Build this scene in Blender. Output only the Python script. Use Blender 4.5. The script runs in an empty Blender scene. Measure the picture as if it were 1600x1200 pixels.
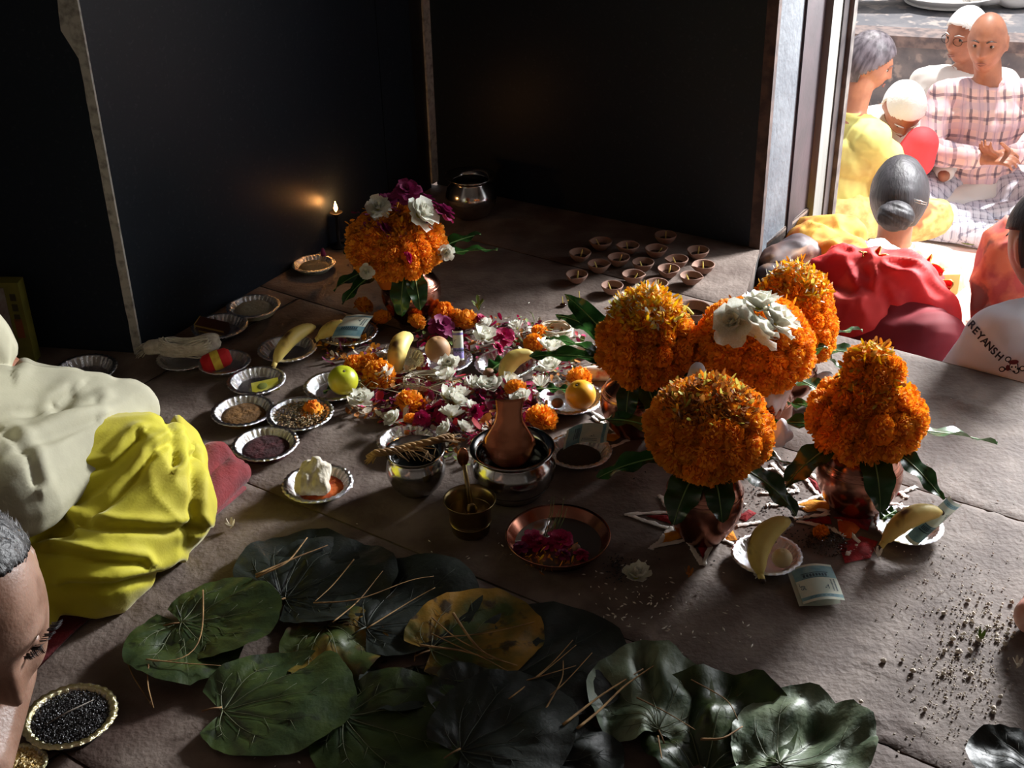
import bpy, bmesh, math, random
import numpy as np
from mathutils import Vector, Matrix, Euler

SC = bpy.context.scene
COL = SC.collection
# ---------------------------------------------------------------- camera
FPX = 2050.0
PITCH, ROLL = math.radians(29.8), math.radians(1.35)
_f = np.array([0, math.cos(PITCH), -math.sin(PITCH)])
_r0 = np.array([1.0, 0, 0]); _u0 = np.array([0, math.sin(PITCH), math.cos(PITCH)])
_r = math.cos(ROLL) * _r0 - math.sin(ROLL) * _u0
_u = math.cos(ROLL) * _u0 + math.sin(ROLL) * _r0
EYE = np.array([0, 0, 1.35])
cam_data = bpy.data.cameras.new('camera'); cam = bpy.data.objects.new('camera', cam_data); COL.objects.link(cam)
cam_data.sensor_fit = 'HORIZONTAL'; cam_data.sensor_width = 36; cam_data.lens = FPX / 1600 * 36
cam_data.clip_start = .05; cam_data.clip_end = 200
cam.matrix_world = Matrix(((_r[0], _u[0], -_f[0], EYE[0]), (_r[1], _u[1], -_f[1], EYE[1]), (_r[2], _u[2], -_f[2], EYE[2]), (0, 0, 0, 1)))
SC.camera = cam
# ---------------------------------------------------------------- world, sun, daylight, exposure
w = bpy.data.worlds.new('world'); SC.world = w; w.use_nodes = True
bg = w.node_tree.nodes['Background']; bg.inputs[0].default_value = (.93, .97, 1, 1); bg.inputs[1].default_value = 1.1
def light(name, kind, loc, target, energy, color, **k):
    d = bpy.data.lights.new(name, kind); d.energy = energy; d.color = color
    for a, b in k.items(): setattr(d, a, b)
    o = bpy.data.objects.new(name, d); COL.objects.link(o); o.location = loc
    o.rotation_euler = (Vector(target) - Vector(loc)).to_track_quat('-Z', 'Y').to_euler(); return o
light('sun', 'SUN', (3, 8, 8), (2.0, 6.2, 0), 8.0, (1, .97, .93), angle=.05)
light('doorway_daylight', 'AREA', (2.15, 3.75, 1.12), (.45, 1.9, .0), 240, (.97, .985, 1), shape='RECTANGLE', size=.5, size_y=.45)
light('courtyard_skylight', 'AREA', (2.6, 3.3, 1.1), (.3, 1.6, .1), 28, (.93, .97, 1), shape='RECTANGLE', size=1.8, size_y=.9)
SC.view_settings.view_transform = 'Standard'; SC.view_settings.look = 'None'
SC.view_settings.exposure = 0.0; SC.view_settings.gamma = 1; SC.view_settings.use_curve_mapping = False
try: SC.cycles.use_denoising = True
except Exception: pass
SC.cycles.max_bounces = 8; SC.cycles.sample_clamp_indirect = 6

# ---------------------------------------------------------------- placing
def ray(px, py): return _f * FPX + _r * (px - 800) + _u * (600 - py)
def P(px, py, z=0.0):
    d = ray(px, py); return EYE + d * ((z - EYE[2]) / d[2])
def Q(px, py, Y):
    d = ray(px, py); return EYE + d * (Y / d[1])
def depth(p): return float((np.asarray(p) - EYE) @ _f)
def m_at(px_len, p): return px_len * depth(p) / FPX
def V(p): return Vector([float(a) for a in p])

# ---------------------------------------------------------------- numpy noise
_rng = np.random.RandomState(7); _T = _rng.rand(4096)
def vnoise(p):
    p = np.asarray(p, float); i = np.floor(p).astype(np.int64); fr = p - i; fr = fr * fr * (3 - 2 * fr)
    def h(a, b, c): return _T[(a * 73856093 ^ b * 19349663 ^ c * 83492791) & 4095]
    x, y, z = i[..., 0], i[..., 1], i[..., 2]; fx, fy, fz = fr[..., 0], fr[..., 1], fr[..., 2]
    c00 = h(x, y, z) * (1 - fx) + h(x + 1, y, z) * fx; c10 = h(x, y + 1, z) * (1 - fx) + h(x + 1, y + 1, z) * fx
    c01 = h(x, y, z + 1) * (1 - fx) + h(x + 1, y, z + 1) * fx; c11 = h(x, y + 1, z + 1) * (1 - fx) + h(x + 1, y + 1, z + 1) * fx
    return (c00 * (1 - fy) + c10 * fy) * (1 - fz) + (c01 * (1 - fy) + c11 * fy) * fz - .5
def fbm(p, o=4):
    s = 0; a = 1
    for k in range(o): s = s + a * vnoise(np.asarray(p) * 2 ** k + k * 17.3); a *= .5
    return s

# ---------------------------------------------------------------- materials
def lin(c):
    return tuple(((x / 255) / 12.92 if x / 255 <= .04045 else ((x / 255 + .055) / 1.055) ** 2.4) for x in c) + (1,)
MATS = {}
def M(name, c, rough=.6, metal=0., c2=None, nscale=20, nlo=.4, nhi=.6, bump=0, bscale=60, sss=0., trans=0., coat=0., spec=.5, rnd=0., sheen=0., aniso=None, stretch=None, ior=None, bdist=.004, c3=None, n3=5, emit=None, glass=0.):
    if name in MATS: return MATS[name]
    m = bpy.data.materials.new(name); m.use_nodes = True; nt = m.node_tree; N = nt.nodes; L = nt.links
    b = N['Principled BSDF']; b.inputs['Base Color'].default_value = c if len(c) == 4 else lin(c)
    b.inputs['Roughness'].default_value = rough; b.inputs['Metallic'].default_value = metal
    b.inputs['Specular IOR Level'].default_value = spec; b.inputs['Coat Weight'].default_value = coat
    if glass: b.inputs['Transmission Weight'].default_value = glass
    if ior: b.inputs['IOR'].default_value = ior
    if sheen: b.inputs['Sheen Weight'].default_value = sheen
    if sss:
        b.inputs['Subsurface Weight'].default_value = sss; b.inputs['Subsurface Scale'].default_value = .01
    tc = N.new('ShaderNodeTexCoord'); vec = tc.outputs['Object']
    if stretch:
        mp = N.new('ShaderNodeMapping'); mp.inputs['Scale'].default_value = stretch; L.new(vec, mp.inputs[0]); vec = mp.outputs[0]
    col = None
    def noise(sc, det=5):
        n = N.new('ShaderNodeTexNoise'); n.inputs['Scale'].default_value = sc; n.inputs['Detail'].default_value = det; L.new(vec, n.inputs['Vector']); return n
    if c2 is not None:
        n = noise(nscale); r = N.new('ShaderNodeValToRGB'); L.new(n.outputs['Fac'], r.inputs[0])
        r.color_ramp.elements[0].position = nlo; r.color_ramp.elements[1].position = nhi
        r.color_ramp.elements[0].color = lin(c) if len(c) == 3 else c; r.color_ramp.elements[1].color = lin(c2) if len(c2) == 3 else c2
        col = r.outputs[0]
        if c3 is not None:
            n3_ = noise(n3, 3); r3 = N.new('ShaderNodeValToRGB'); L.new(n3_.outputs['Fac'], r3.inputs[0])
            r3.color_ramp.elements[0].position = .56; r3.color_ramp.elements[1].position = .64
            mx = N.new('ShaderNodeMix'); mx.data_type = 'RGBA'; L.new(r3.outputs[0], mx.inputs[0]); L.new(col, mx.inputs[6]); mx.inputs[7].default_value = lin(c3); col = mx.outputs[2]
    if rnd:
        oi = N.new('ShaderNodeObjectInfo'); mr = N.new('ShaderNodeMapRange'); L.new(oi.outputs['Random'], mr.inputs[0])
        mr.inputs[3].default_value = 1 - rnd; mr.inputs[4].default_value = 1 + rnd
        hs = N.new('ShaderNodeHueSaturation'); L.new(mr.outputs[0], hs.inputs['Value'])
        if col is None: hs.inputs['Color'].default_value = lin(c) if len(c) == 3 else c
        else: L.new(col, hs.inputs['Color'])
        col = hs.outputs[0]
    if col is not None: L.new(col, b.inputs['Base Color'])
    if bump:
        n = noise(bscale, 6); bn = N.new('ShaderNodeBump'); bn.inputs['Strength'].default_value = bump; bn.inputs['Distance'].default_value = bdist
        L.new(n.outputs['Fac'], bn.inputs['Height']); L.new(bn.outputs[0], b.inputs['Normal'])
    if emit: b.inputs['Emission Color'].default_value = emit[0]; b.inputs['Emission Strength'].default_value = emit[1]
    if trans:
        out = N['Material Output']; t = N.new('ShaderNodeBsdfTranslucent'); mx = N.new('ShaderNodeMixShader'); mx.inputs[0].default_value = trans
        if col is not None: L.new(col, t.inputs[0])
        else: t.inputs[0].default_value = lin(c) if len(c) == 3 else c
        L.new(b.outputs[0], mx.inputs[1]); L.new(t.outputs[0], mx.inputs[2]); L.new(mx.outputs[0], out.inputs[0])
    MATS[name] = m; return m
def plaid(name, base, stripe, fine, sx, sy, axes=(0, 2), width=.16):
    m = bpy.data.materials.new(name); m.use_nodes = True; N = m.node_tree.nodes; L = m.node_tree.links; b = N['Principled BSDF']; b.inputs['Roughness'].default_value = .85
    tc = N.new('ShaderNodeTexCoord'); sp = N.new('ShaderNodeSeparateXYZ'); L.new(tc.outputs['Object'], sp.inputs[0])
    nz = N.new('ShaderNodeTexNoise'); nz.inputs['Scale'].default_value = 9; L.new(tc.outputs['Object'], nz.inputs['Vector'])
    def band(ax, freq, w, off=0.):
        a = N.new('ShaderNodeMath'); a.operation = 'MULTIPLY_ADD'; L.new(sp.outputs[ax], a.inputs[0]); a.inputs[1].default_value = freq; 
        z = N.new('ShaderNodeMath'); z.operation = 'MULTIPLY_ADD'; L.new(nz.outputs['Fac'], z.inputs[0]); z.inputs[1].default_value = .5; z.inputs[2].default_value = off; L.new(z.outputs[0], a.inputs[2])
        f = N.new('ShaderNodeMath'); f.operation = 'FRACT'; L.new(a.outputs[0], f.inputs[0])
        c = N.new('ShaderNodeMath'); c.operation = 'LESS_THAN'; L.new(f.outputs[0], c.inputs[0]); c.inputs[1].default_value = w; return c.outputs[0]
    prev = None
    for k, (ax, fr, wd, cc, op, of) in enumerate([(axes[0], sx, width, stripe, .7, 0), (axes[1], sy, width, stripe, .6, 0), (axes[0], sx, .07, stripe, .5, .4), (axes[0], sx, .34, fine, .5, .5), (axes[1], sy, .34, fine, .5, .5)]):
        mx = N.new('ShaderNodeMix'); mx.data_type = 'RGBA'; mu = N.new('ShaderNodeMath'); mu.operation = 'MULTIPLY'; L.new(band(ax, fr, wd, of), mu.inputs[0]); mu.inputs[1].default_value = op; L.new(mu.outputs[0], mx.inputs[0])
        if prev is None: mx.inputs[6].default_value = lin(base)
        else: L.new(prev, mx.inputs[6])
        mx.inputs[7].default_value = lin(cc); prev = mx.outputs[2]
    L.new(prev, b.inputs['Base Color']); MATS[name] = m; return m

# ---------------------------------------------------------------- mesh building
class MB:
    def __init__(s): s.v = []; s.f = []; s.mi = []; s.n = 0
    def add(s, v, f, mi=0, mat=None):
        v = np.asarray(v, float)
        if mat is not None:
            A = np.array(mat); v = v @ A[:3, :3].T + A[:3, 3]
        s.v.append(v); n = s.n
        s.f.extend([tuple(i + n for i in q) for q in f]); s.mi.extend([mi] * len(f)); s.n += len(v); return s
    def mesh(s, name, mats, smooth=True):
        me = bpy.data.meshes.new(name); v = np.concatenate(s.v) if s.v else np.zeros((0, 3))
        me.from_pydata(v.tolist(), [], s.f); me.update()
        for m in (mats if isinstance(mats, (list, tuple)) else [mats]): me.materials.append(m)
        if len(s.f):
            me.polygons.foreach_set('material_index', s.mi); me.polygons.foreach_set('use_smooth', [smooth] * len(s.f))
        return me
def TR(loc=(0, 0, 0), rot=(0, 0, 0), s=(1, 1, 1)):
    if not hasattr(s, '__len__'): s = (s, s, s)
    return Matrix.Translation(Vector([float(a) for a in loc])) @ Euler(rot).to_matrix().to_4x4() @ Matrix.Diagonal((*s, 1))
def lathe(prof, n=32, wob=None, close=False):
    v = []; f = []; m = len(prof)
    for i in range(n):
        a = 2 * math.pi * i / n
        for j, (r, z) in enumerate(prof):
            rr = r if wob is None else r * wob(a, j)
            v.append((rr * math.cos(a), rr * math.sin(a), z))
    for i in range(n):
        k = (i + 1) % n
        for j in range(m - 1): f.append((i * m + j, k * m + j, k * m + j + 1, i * m + j + 1))
    return np.array(v), f
def tube(pts, rad, n=8, flat=1.0, up=(0, 0, 1), cap=True):
    pts = np.asarray(pts, float); k = len(pts)
    if not hasattr(rad, '__len__'): rad = [rad] * k
    t = np.gradient(pts, axis=0); t /= np.linalg.norm(t, axis=1)[:, None] + 1e-12
    v = []; f = []; ref = np.asarray(up, float)
    for i in range(k):
        a = np.cross(ref, t[i])
        if np.linalg.norm(a) < 1e-3: a = np.cross((1, 0, 0.2), t[i])
        a /= np.linalg.norm(a); b = np.cross(t[i], a)
        for j in range(n):
            th = 2 * math.pi * j / n; v.append(pts[i] + rad[i] * (math.cos(th) * a + flat * math.sin(th) * b))
    for i in range(k - 1):
        for j in range(n): q = (j + 1) % n; f.append((i * n + j, i * n + q, (i + 1) * n + q, (i + 1) * n + j))
    if cap: f.append(tuple(range(n))[::-1]); f.append(tuple((k - 1) * n + j for j in range(n)))
    return np.array(v), f
def sheet(fn, nu, nv):
    v = [fn(i / nu, j / nv) for i in range(nu + 1) for j in range(nv + 1)]; w_ = nv + 1
    f = [(i * w_ + j, (i + 1) * w_ + j, (i + 1) * w_ + j + 1, i * w_ + j + 1) for i in range(nu) for j in range(nv)]
    return np.array(v), f
def box(x0, x1, y0, y1, z0, z1):
    v = [(x, y, z) for x in (x0, x1) for y in (y0, y1) for z in (z0, z1)]
    return np.array(v, float), [(0, 1, 3, 2), (4, 6, 7, 5), (0, 4, 5, 1), (2, 3, 7, 6), (0, 2, 6, 4), (1, 5, 7, 3)]
def sphere(r=1, nu=16, nv=10, s=(1, 1, 1), c=(0, 0, 0)):
    pr = [(r * math.sin(math.pi * (j + .001) / (nv + .002)), -r * math.cos(math.pi * (j + .001) / (nv + .002))) for j in range(nv + 1)]
    v, f = lathe(pr, nu); return v * np.array(s) + np.array(c), f
def capsule(a, b, ra, rb, n=14, m=5):
    a = np.asarray(a, float); b = np.asarray(b, float); d = b - a; L = np.linalg.norm(d); pr = []
    for j in range(m + 1): t = math.pi / 2 * j / m; pr.append((max(ra * math.sin(t), 1e-4), -ra * math.cos(t)))
    for j in range(m + 1): t = math.pi / 2 * j / m; pr.append((max(rb * math.cos(t), 1e-4), L + rb * math.sin(t)))
    v, f = lathe(pr, n); q = Vector((0, 0, 1)).rotation_difference(V(d)) if L > 1e-6 else Euler((0, 0, 0)).to_quaternion()
    v = v @ np.array(q.to_matrix()).T + a
    k = len(pr); f.append(tuple(i * k for i in range(n))[::-1]); f.append(tuple(i * k + k - 1 for i in range(n)))
    return v, f
def solid(me, t, off=-1):
    """thicken a mesh datablock"""
    o = bpy.data.objects.new('tmp', me); COL.objects.link(o); md = o.modifiers.new('s', 'SOLIDIFY'); md.thickness = t; md.offset = off
    return bake(o)
def bake(o):
    dg = bpy.context.evaluated_depsgraph_get(); dg.update(); new = bpy.data.meshes.new_from_object(o.evaluated_get(dg)); old = o.data; nm = old.name
    bpy.data.objects.remove(o); bpy.data.meshes.remove(old); new.name = nm; return new
def blob(parts, mat, voxel=.01, smooth=4, fold=None, name='blob'):
    mb = MB()
    for v, f in parts: mb.add(v, f)
    me = mb.mesh(name, [mat]); o = bpy.data.objects.new('tmp', me); COL.objects.link(o)
    md = o.modifiers.new('r', 'REMESH'); md.mode = 'VOXEL'; md.voxel_size = voxel; md.use_smooth_shade = True
    if smooth: sm = o.modifiers.new('s', 'SMOOTH'); sm.factor = .6; sm.iterations = smooth
    me = bake(o)
    if not me.materials: me.materials.append(mat)
    if fold is not None:
        n = len(me.vertices); co = np.empty(n * 3); me.vertices.foreach_get('co', co); co = co.reshape(-1, 3)
        no = np.empty(n * 3); me.vertices.foreach_get('normal', no); no = no.reshape(-1, 3)
        co = co + no * fold(co)[:, None]; me.vertices.foreach_set('co', co.ravel()); me.update()
    me.polygons.foreach_set('use_smooth', [True] * len(me.polygons)); return me
def folds(amp, freq, axis, along=.18, seed=0, warp=1.2):
    """long soft creases running along `axis`"""
    ax = np.asarray(axis, float); ax /= np.linalg.norm(ax)
    def fn(co):
        pa = (co @ ax)[:, None] * ax; q = (co - pa) + pa * along
        q = q + warp * .06 * np.stack([fbm(co * 5 + seed + k * 9, 2) for k in range(3)], 1)
        n1 = vnoise(q * freq + seed); n2 = vnoise(q * freq * 2.3 + seed + 5)
        return amp * ((1 - np.abs(n1) * 4) * .7 + n2 * .7)
    return fn

# ---------------------------------------------------------------- objects
def tag(o, label=None, cat=None, group=None, kind=None):
    if label: o['label'] = label
    if cat: o['category'] = cat
    if group: o['group'] = group
    if kind: o['kind'] = kind
    return o
def thing(name, label, cat, loc=(0, 0, 0), rz=0., group=None):
    o = bpy.data.objects.new(name, None); COL.objects.link(o); o.empty_display_size = .02
    o.location = [float(a) for a in loc]; o.rotation_euler = (0, 0, rz); return tag(o, label, cat, group)
def put(name, me, parent=None, loc=(0, 0, 0), rot=(0, 0, 0), s=1, label=None, cat=None, group=None, kind=None):
    o = bpy.data.objects.new(name, me); COL.objects.link(o)
    o.location = [float(a) for a in loc]; o.rotation_euler = rot; o.scale = (s, s, s) if not hasattr(s, '__len__') else s
    if parent is not None: o.parent = parent
    return tag(o, label, cat, group, kind)
def put_world(name, me, parent, world=None, **k):
    """mesh given in world coordinates, parented to an Empty"""
    o = put(name, me, parent, **k); pm = Matrix.Translation(parent.location) @ parent.rotation_euler.to_matrix().to_4x4() @ Matrix.Diagonal((*parent.scale, 1))
    o.matrix_local = pm.inverted(); return o
RND = random.Random(11)
# ---------------------------------------------------------------- SETTING
granite = M('black_granite', (30, 36, 44), rough=.4, c2=(46, 52, 60), nscale=120, nlo=.58, nhi=.8, bump=.12, bscale=14, spec=.13)
stone = M('platform_stone', (92, 77, 69), rough=.74, c2=(122, 108, 99), nscale=13, nlo=.38, nhi=.66, bump=.7, bscale=95, c3=(80, 62, 54), n3=2.6, spec=.4, bdist=.003)
marble = M('white_marble_strip', (176, 172, 164), rough=.6, c2=(120, 116, 110), nscale=60, nlo=.45, nhi=.7, bump=.3)
plaster = M('brown_plaster', (84, 68, 62), rough=.9, c2=(60, 48, 46), nscale=30, bump=.5)
greystone = M('grey_jamb_stone', (94, 100, 106), rough=.7, c2=(72, 78, 86), nscale=9, nlo=.3, nhi=.7, bump=.6, bscale=45, bdist=.006)
darkwood = M('dark_maroon_paint', (52, 40, 46), rough=.6, c2=(40, 32, 38), nscale=10, bump=.2)
palewood = M('pale_grey_wood', (112, 114, 110), rough=.8, c2=(86, 88, 86), nscale=12, bump=.4, stretch=(1, 1, .1), c3=(70, 72, 72), n3=12)
darkmetal = M('dark_frame_metal', (46, 44, 48), rough=.35, metal=.3, c2=(64, 62, 64), nscale=14)
limewash = M('lime_wash', (130, 120, 110), rough=.9, c2=(90, 80, 75), nscale=3)
def struct(name, me, **k): return put(name, me, kind='structure', **k)
e1 = np.array([.822, -.569]); e2 = np.array([.569, .822])     # along the slabs / across them
def slab_mesh(s0, s1, t0, t1, seed, gap=.0028, res=.011):
    s0 += gap / 2; t0 += gap / 2; t1 -= gap / 2; s1b = s1[1] if hasattr(s1, '__len__') else s1; s1 = (s1[0] if hasattr(s1, '__len__') else s1) - gap / 2; s1b -= gap / 2
    ns = max(2, int((s1 - s0) / res)); nt_ = max(2, int((t1 - t0) / res))
    ss, tt = np.meshgrid(np.linspace(s0, s1, ns + 1), np.linspace(t0, t1, nt_ + 1), indexing='ij')
    ss = s0 + (ss - s0) / (s1 - s0) * (s1 + (s1b - s1) * (tt - t0) / (t1 - t0) - s0)
    X = ss * e1[0] + tt * e2[0]; Y = ss * e1[1] + tt * e2[1]
    p = np.stack([X, Y, X * 0 + seed * .0], -1)
    z = -.0012 + .0011 * fbm(p * 22, 3) + .0008 * vnoise(p * 80)
    for cx, cy, rx, ry, dep in CHIPS:
        ds = (X - cx) * e1[0] + (Y - cy) * e1[1]; dt = (X - cx) * e2[0] + (Y - cy) * e2[1]
        q = np.exp(-((ds / rx) ** 2 + (dt / ry) ** 2) ** 2); z += q * dep * (np.abs(fbm(p * 45 + 3, 3)) * 2.2 - .25)
    edge = np.minimum(ss - s0, np.minimum(tt - t0, t1 - tt)); z -= .003 * np.exp(-edge / .004)
    W = nt_ + 1; v = np.stack([X, Y, z], -1).reshape(-1, 3)
    f = [(i * W + j, (i + 1) * W + j, (i + 1) * W + j + 1, i * W + j + 1) for i in range(ns) for j in range(nt_)]
    mb = MB(); mb.add(v, f)
    c = [(s0, t0), (s1, t0), (s1b, t1), (s0, t1)]; v2 = [(a * e1[0] + b * e2[0], a * e1[1] + b * e2[1], zz) for zz in (-.06, -.0035) for a, b in c]
    mb.add(v2, [(0, 3, 2, 1), (0, 1, 5, 4), (1, 2, 6, 5), (2, 3, 7, 6), (3, 0, 4, 7)]); return mb.mesh('slab', [stone])
def chip(px, py, rx, ry, d): p = P(px, py); return (p[0], p[1], rx, ry, d)
CHIPS = [chip(1500, 628, .07, .028, .009), chip(1440, 640, .05, .02, .006), chip(1385, 612, .05, .02, .005), chip(1500, 680, .05, .015, .004), chip(1350, 655, .03, .02, .004),
         chip(1470, 735, .08, .03, .0045), chip(1010, 1000, .05, .03, .005), chip(1365, 1030, .04, .03, .005), chip(1400, 1140, .06, .04, .005), chip(1560, 800, .05, .03, .004), chip(1080, 478, .05, .02, .006),
         chip(240, 930, .1, .05, .0025), chip(350, 870, .08, .04, .0025), chip(700, 470, .05, .03, .003)]
bed = MB(); SD = float(e1 @ P(1168, 474)[:2])
def poly(st, z0, z1):
    n = len(st); v = [(a * e1[0] + b * e2[0], a * e1[1] + b * e2[1], z) for z in (z0, z1) for a, b in st]
    return v, [tuple(range(n))[::-1], tuple(range(n, 2 * n))] + [(i, (i + 1) % n, n + (i + 1) % n, n + i) for i in range(n)]
def clipped(s0, s1, t0, t1): return poly([(s0, t0), (s1, t0), (s1, t1), (s0, t1)], -.85, -.012)
v, f = clipped(-4.4, 3.2, -2.2, 2.498); bed.add(v, f); v, f = poly([(-4.4, 2.498), (SD, 2.498), (-1.2, 2.84), (-1.2, 3.2), (-4.4, 3.2)], -.85, -.012); bed.add(v, f)
floor = struct('floor', bed.mesh('floor', [M('slab_joint', (34, 28, 26), rough=.9)], smooth=False))
rows = [(-.53, .11), (.11, .745), (.745, 1.38), (1.38, 2.016), (2.016, 2.506)]
k = 0
for t0, t1 in rows:
    cuts = {0: [-2.4, .6], 1: [-2.6, -1.3, .9], 2: [-2.9, 1.6], 3: [-3.4, -2.0, .9], 4: [-3.5, -2.35, 1.0]}[rows.index((t0, t1))]
    for s0, s1 in zip(cuts[:-1], cuts[1:]):
        put('slab', slab_mesh(s0, s1, t0, t1, k, res=.010 if t0 > 0 else .03), floor); k += 1
put('slab', slab_mesh(-3.6, -2.3, 2.506, 3.15, 20), floor); put('slab', slab_mesh(-2.3, (SD, -1.197), 2.506, 2.835, 21), floor); put('slab', slab_mesh(-2.3, -1.2, 2.836, 3.15, 22, gap=.0), floor)

A = P(224, 552)[:2]; B = P(683, 288)[:2]; Cc = P(1187, 388)[:2]
u = (Cc - B) / np.linalg.norm(Cc - B); vv = np.array([-u[1], u[0]])          # along right wall / outward
ab = (B - A) / np.linalg.norm(B - A); abn = np.array([-ab[1], ab[0]])
def strip(p, q, n, th, z0, z1, name, mat, nz=1, kind='structure', label=None, rag=None, **k):
    """vertical slab from p to q (2-D) pushed back by th along n"""
    p = np.asarray(p); q = np.asarray(q); n = np.asarray(n)
    c = [p, q, q + n * th, p + n * th]; v = [(a[0], a[1], z) for z in (z0, z1) for a in c]
    mb = MB().add(v, [(0, 3, 2, 1), (4, 5, 6, 7), (0, 1, 5, 4), (1, 2, 6, 5), (2, 3, 7, 6), (3, 0, 4, 7)])
    return put(name, mb.mesh(name, [mat], smooth=False), kind=kind, **k)
ZT = 2.4
# back-left wall (A-B): granite panels with a joint
wl = struct('wall_back_left', MB().add(*box(0, .001, 0, .001, -.02, 0)).mesh('wall_core', [granite], False)); wl.location = (*((A + B) / 2 + abn * .1), 0)
def panel(par, p, q, n, th, z0, z1, mat=granite, name='panel'):
    o = strip(p, q, n, th, z0, z1, name, mat, kind=None); o.parent = par; o.matrix_parent_inverse = Matrix.Translation(par.location).inverted() @ Matrix.Identity(4); return o
L_ab = np.linalg.norm(B - A)
for z0, z1 in ((0, .92), (.923, 1.7), (1.703, ZT)):
    panel(wl, A, A + ab * (L_ab * .80), abn, .12, z0, z1); panel(wl, A + ab * (L_ab * .803), B - ab * .085, abn, .115, z0, z1)
# pilaster and white strip in the corner
strip(B - ab * .085, B - ab * .028, -abn * 1, -.12, 0, ZT, 'trim_1', M('pilaster_granite', (30, 28, 30), rough=.35, c2=(22, 20, 24), nscale=8, bump=.2))
strip(B - ab * .03 - abn * .006, B + u * .0 - abn * .006, abn, .03, 0.012, ZT, 'trim_2', marble)
# right wall (B-C)
wr = struct('wall_right', MB().add(*box(0, .001, 0, .001, -.02, 0)).mesh('wall_core', [granite], False)); wr.location = (*((B + Cc) / 2 + vv * .1), 0)
for z0, z1 in ((0, 1.18), (1.183, ZT)):
    panel(wr, B, Cc - u * .028, vv, .5, z0, z1, granite)
strip(Cc - u * .028, Cc, vv, .5, -.85, ZT, 'trim_3', plaster)
# door jamb stepping outward from C along vv
def jat(t, off=0.): return Cc + vv * t + u * off
strip(jat(.02, .0), jat(.17, .006), -u, .2, -.85, ZT, 'trim_4', greystone)
strip(jat(.17, .012), jat(.32, .012), -u, .2, -.85, ZT, 'trim_5', darkwood)
strip(jat(.32, .03), jat(.40, .03), -u, .2, -.85, ZT, 'trim_6', palewood)
strip(jat(.40, .034), jat(.445, .034), -u, .2, -.85, ZT, 'trim_7', darkmetal)
strip(jat(.45, .045), jat(.48, .045), -u, .2, -.85, ZT, 'trim_8', M('worn_frame_edge', (96, 92, 88), rough=.5, c2=(60, 56, 56), nscale=20))
# left wall going left from A, with the white strip and its plaster patch
A1 = P(47, 541)[:2]; dl = (A1 - A) / np.linalg.norm(A1 - A); nl = np.array([dl[1], -dl[0]]); nl = nl if nl[1] > 0 else -nl
wf = struct('wall_left', MB().add(*box(0, .001, 0, .001, -.02, 0)).mesh('wall_core', [granite], False)); wf.location = (*(A + dl * .5 + nl * .05), 0)
panel(wf, A + dl * .018, A + dl * .9, nl, .12, 0, 1.1); panel(wf, A + dl * .018, A + dl * .9, nl, .12, 1.103, ZT); panel(wf, A + dl * .903, A + dl * 1.6, nl, .12, 0, ZT)
n = 60; zs = np.linspace(.0, 1.6, n)
vts = []; fcs = []
for i, z in enumerate(zs):
    wdt = .019 + .0025 * (vnoise(np.array([[z * 60, 0, 0]]))[0]); 
    if z > .66: wdt = .022 + (.020 * min(1, (z - .66) / .03)) + .010 * vnoise(np.array([[z * 30, 3, 0]]))[0] - .006 * min(1, (z - .66) / .3)
    for a, b in ((.0, -.007), (wdt, -.007), (wdt, .01), (.0, .01)): 
        pt = A + dl * a + nl * b; vts.append((pt[0], pt[1], z))
for i in range(n - 1):
    for j in range(4): fcs.append((i * 4 + j, i * 4 + (j + 1) % 4, (i + 1) * 4 + (j + 1) % 4, (i + 1) * 4 + j))
struct('trim_9', MB().add(vts, fcs + [(0, 1, 2, 3), tuple(range(n * 4 - 4, n * 4))]).mesh('trim', [marble], False))
# rest of the room: left side, behind the camera, the far right jamb, lintel, roof
LW = A + dl * 1.6
strip(LW, (-2.0, -2.2), (-1, 0), .1, -.85, ZT, 'wall_side', limewash)
strip((-2.05, -2.3), (2.9, -2.3), (0, -1), .1, -.85, ZT, 'wall_rear', limewash)
OR = Cc + u * 2.25                                  # far jamb of the wide doorway
strip(OR, (2.95, -2.3), (1, 0), .1, -.85, ZT, 'wall_front', limewash)
strip(Cc - u * .3, OR + u * .2, vv, .48, 1.62, ZT, 'trim_10', darkwood)
struct('ceiling', MB().add([(x, y, z) for z in (ZT, ZT + .1) for x, y in ((-2.4, -2.5), (3.1, -2.5), (OR[0] + .2, OR[1] + .1), tuple(jat(.5, 2.4)), tuple(jat(.5, -.2)), (-.2, 4.0), (-2.4, 3.9))],
       [tuple(range(7))[::-1], tuple(range(7, 14))] + [(i, (i + 1) % 7, 7 + (i + 1) % 7, 7 + i) for i in range(7)]).mesh('ceiling', [limewash], False))
# step below the platform edge, courtyard ground and the far ledge
ZG = -.85
step = M('step_stone', (120, 108, 100), rough=.8, c2=(96, 84, 78), nscale=6, bump=.4)
struct('trim_11', MB().add(*poly([(-1.11, 2.52), (2.2, 2.52), (2.2, 2.95), (-1.11, 2.95)], ZG, -.42)).mesh('step', [step], False))
yard = M('courtyard_paving', (226, 214, 204), rough=.7, c2=(206, 170, 156), nscale=4, bump=.3, c3=(196, 130, 112), n3=2.2)
struct('floor_courtyard', MB().add(*box(-1, 12, 2.2, 16, ZG - .05, ZG)).mesh('yard', [yard], False))
ledge_m = M('ledge_face', (92, 92, 98), rough=.6, c2=(120, 116, 118), nscale=9, nlo=.45, nhi=.7, bump=.4, c3=(150, 140, 136), n3=14)
q0 = Q(1340, 48, 6.5); q1 = Q(1700, 108, 6.15)
zt_l = float(q0[2])
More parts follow.
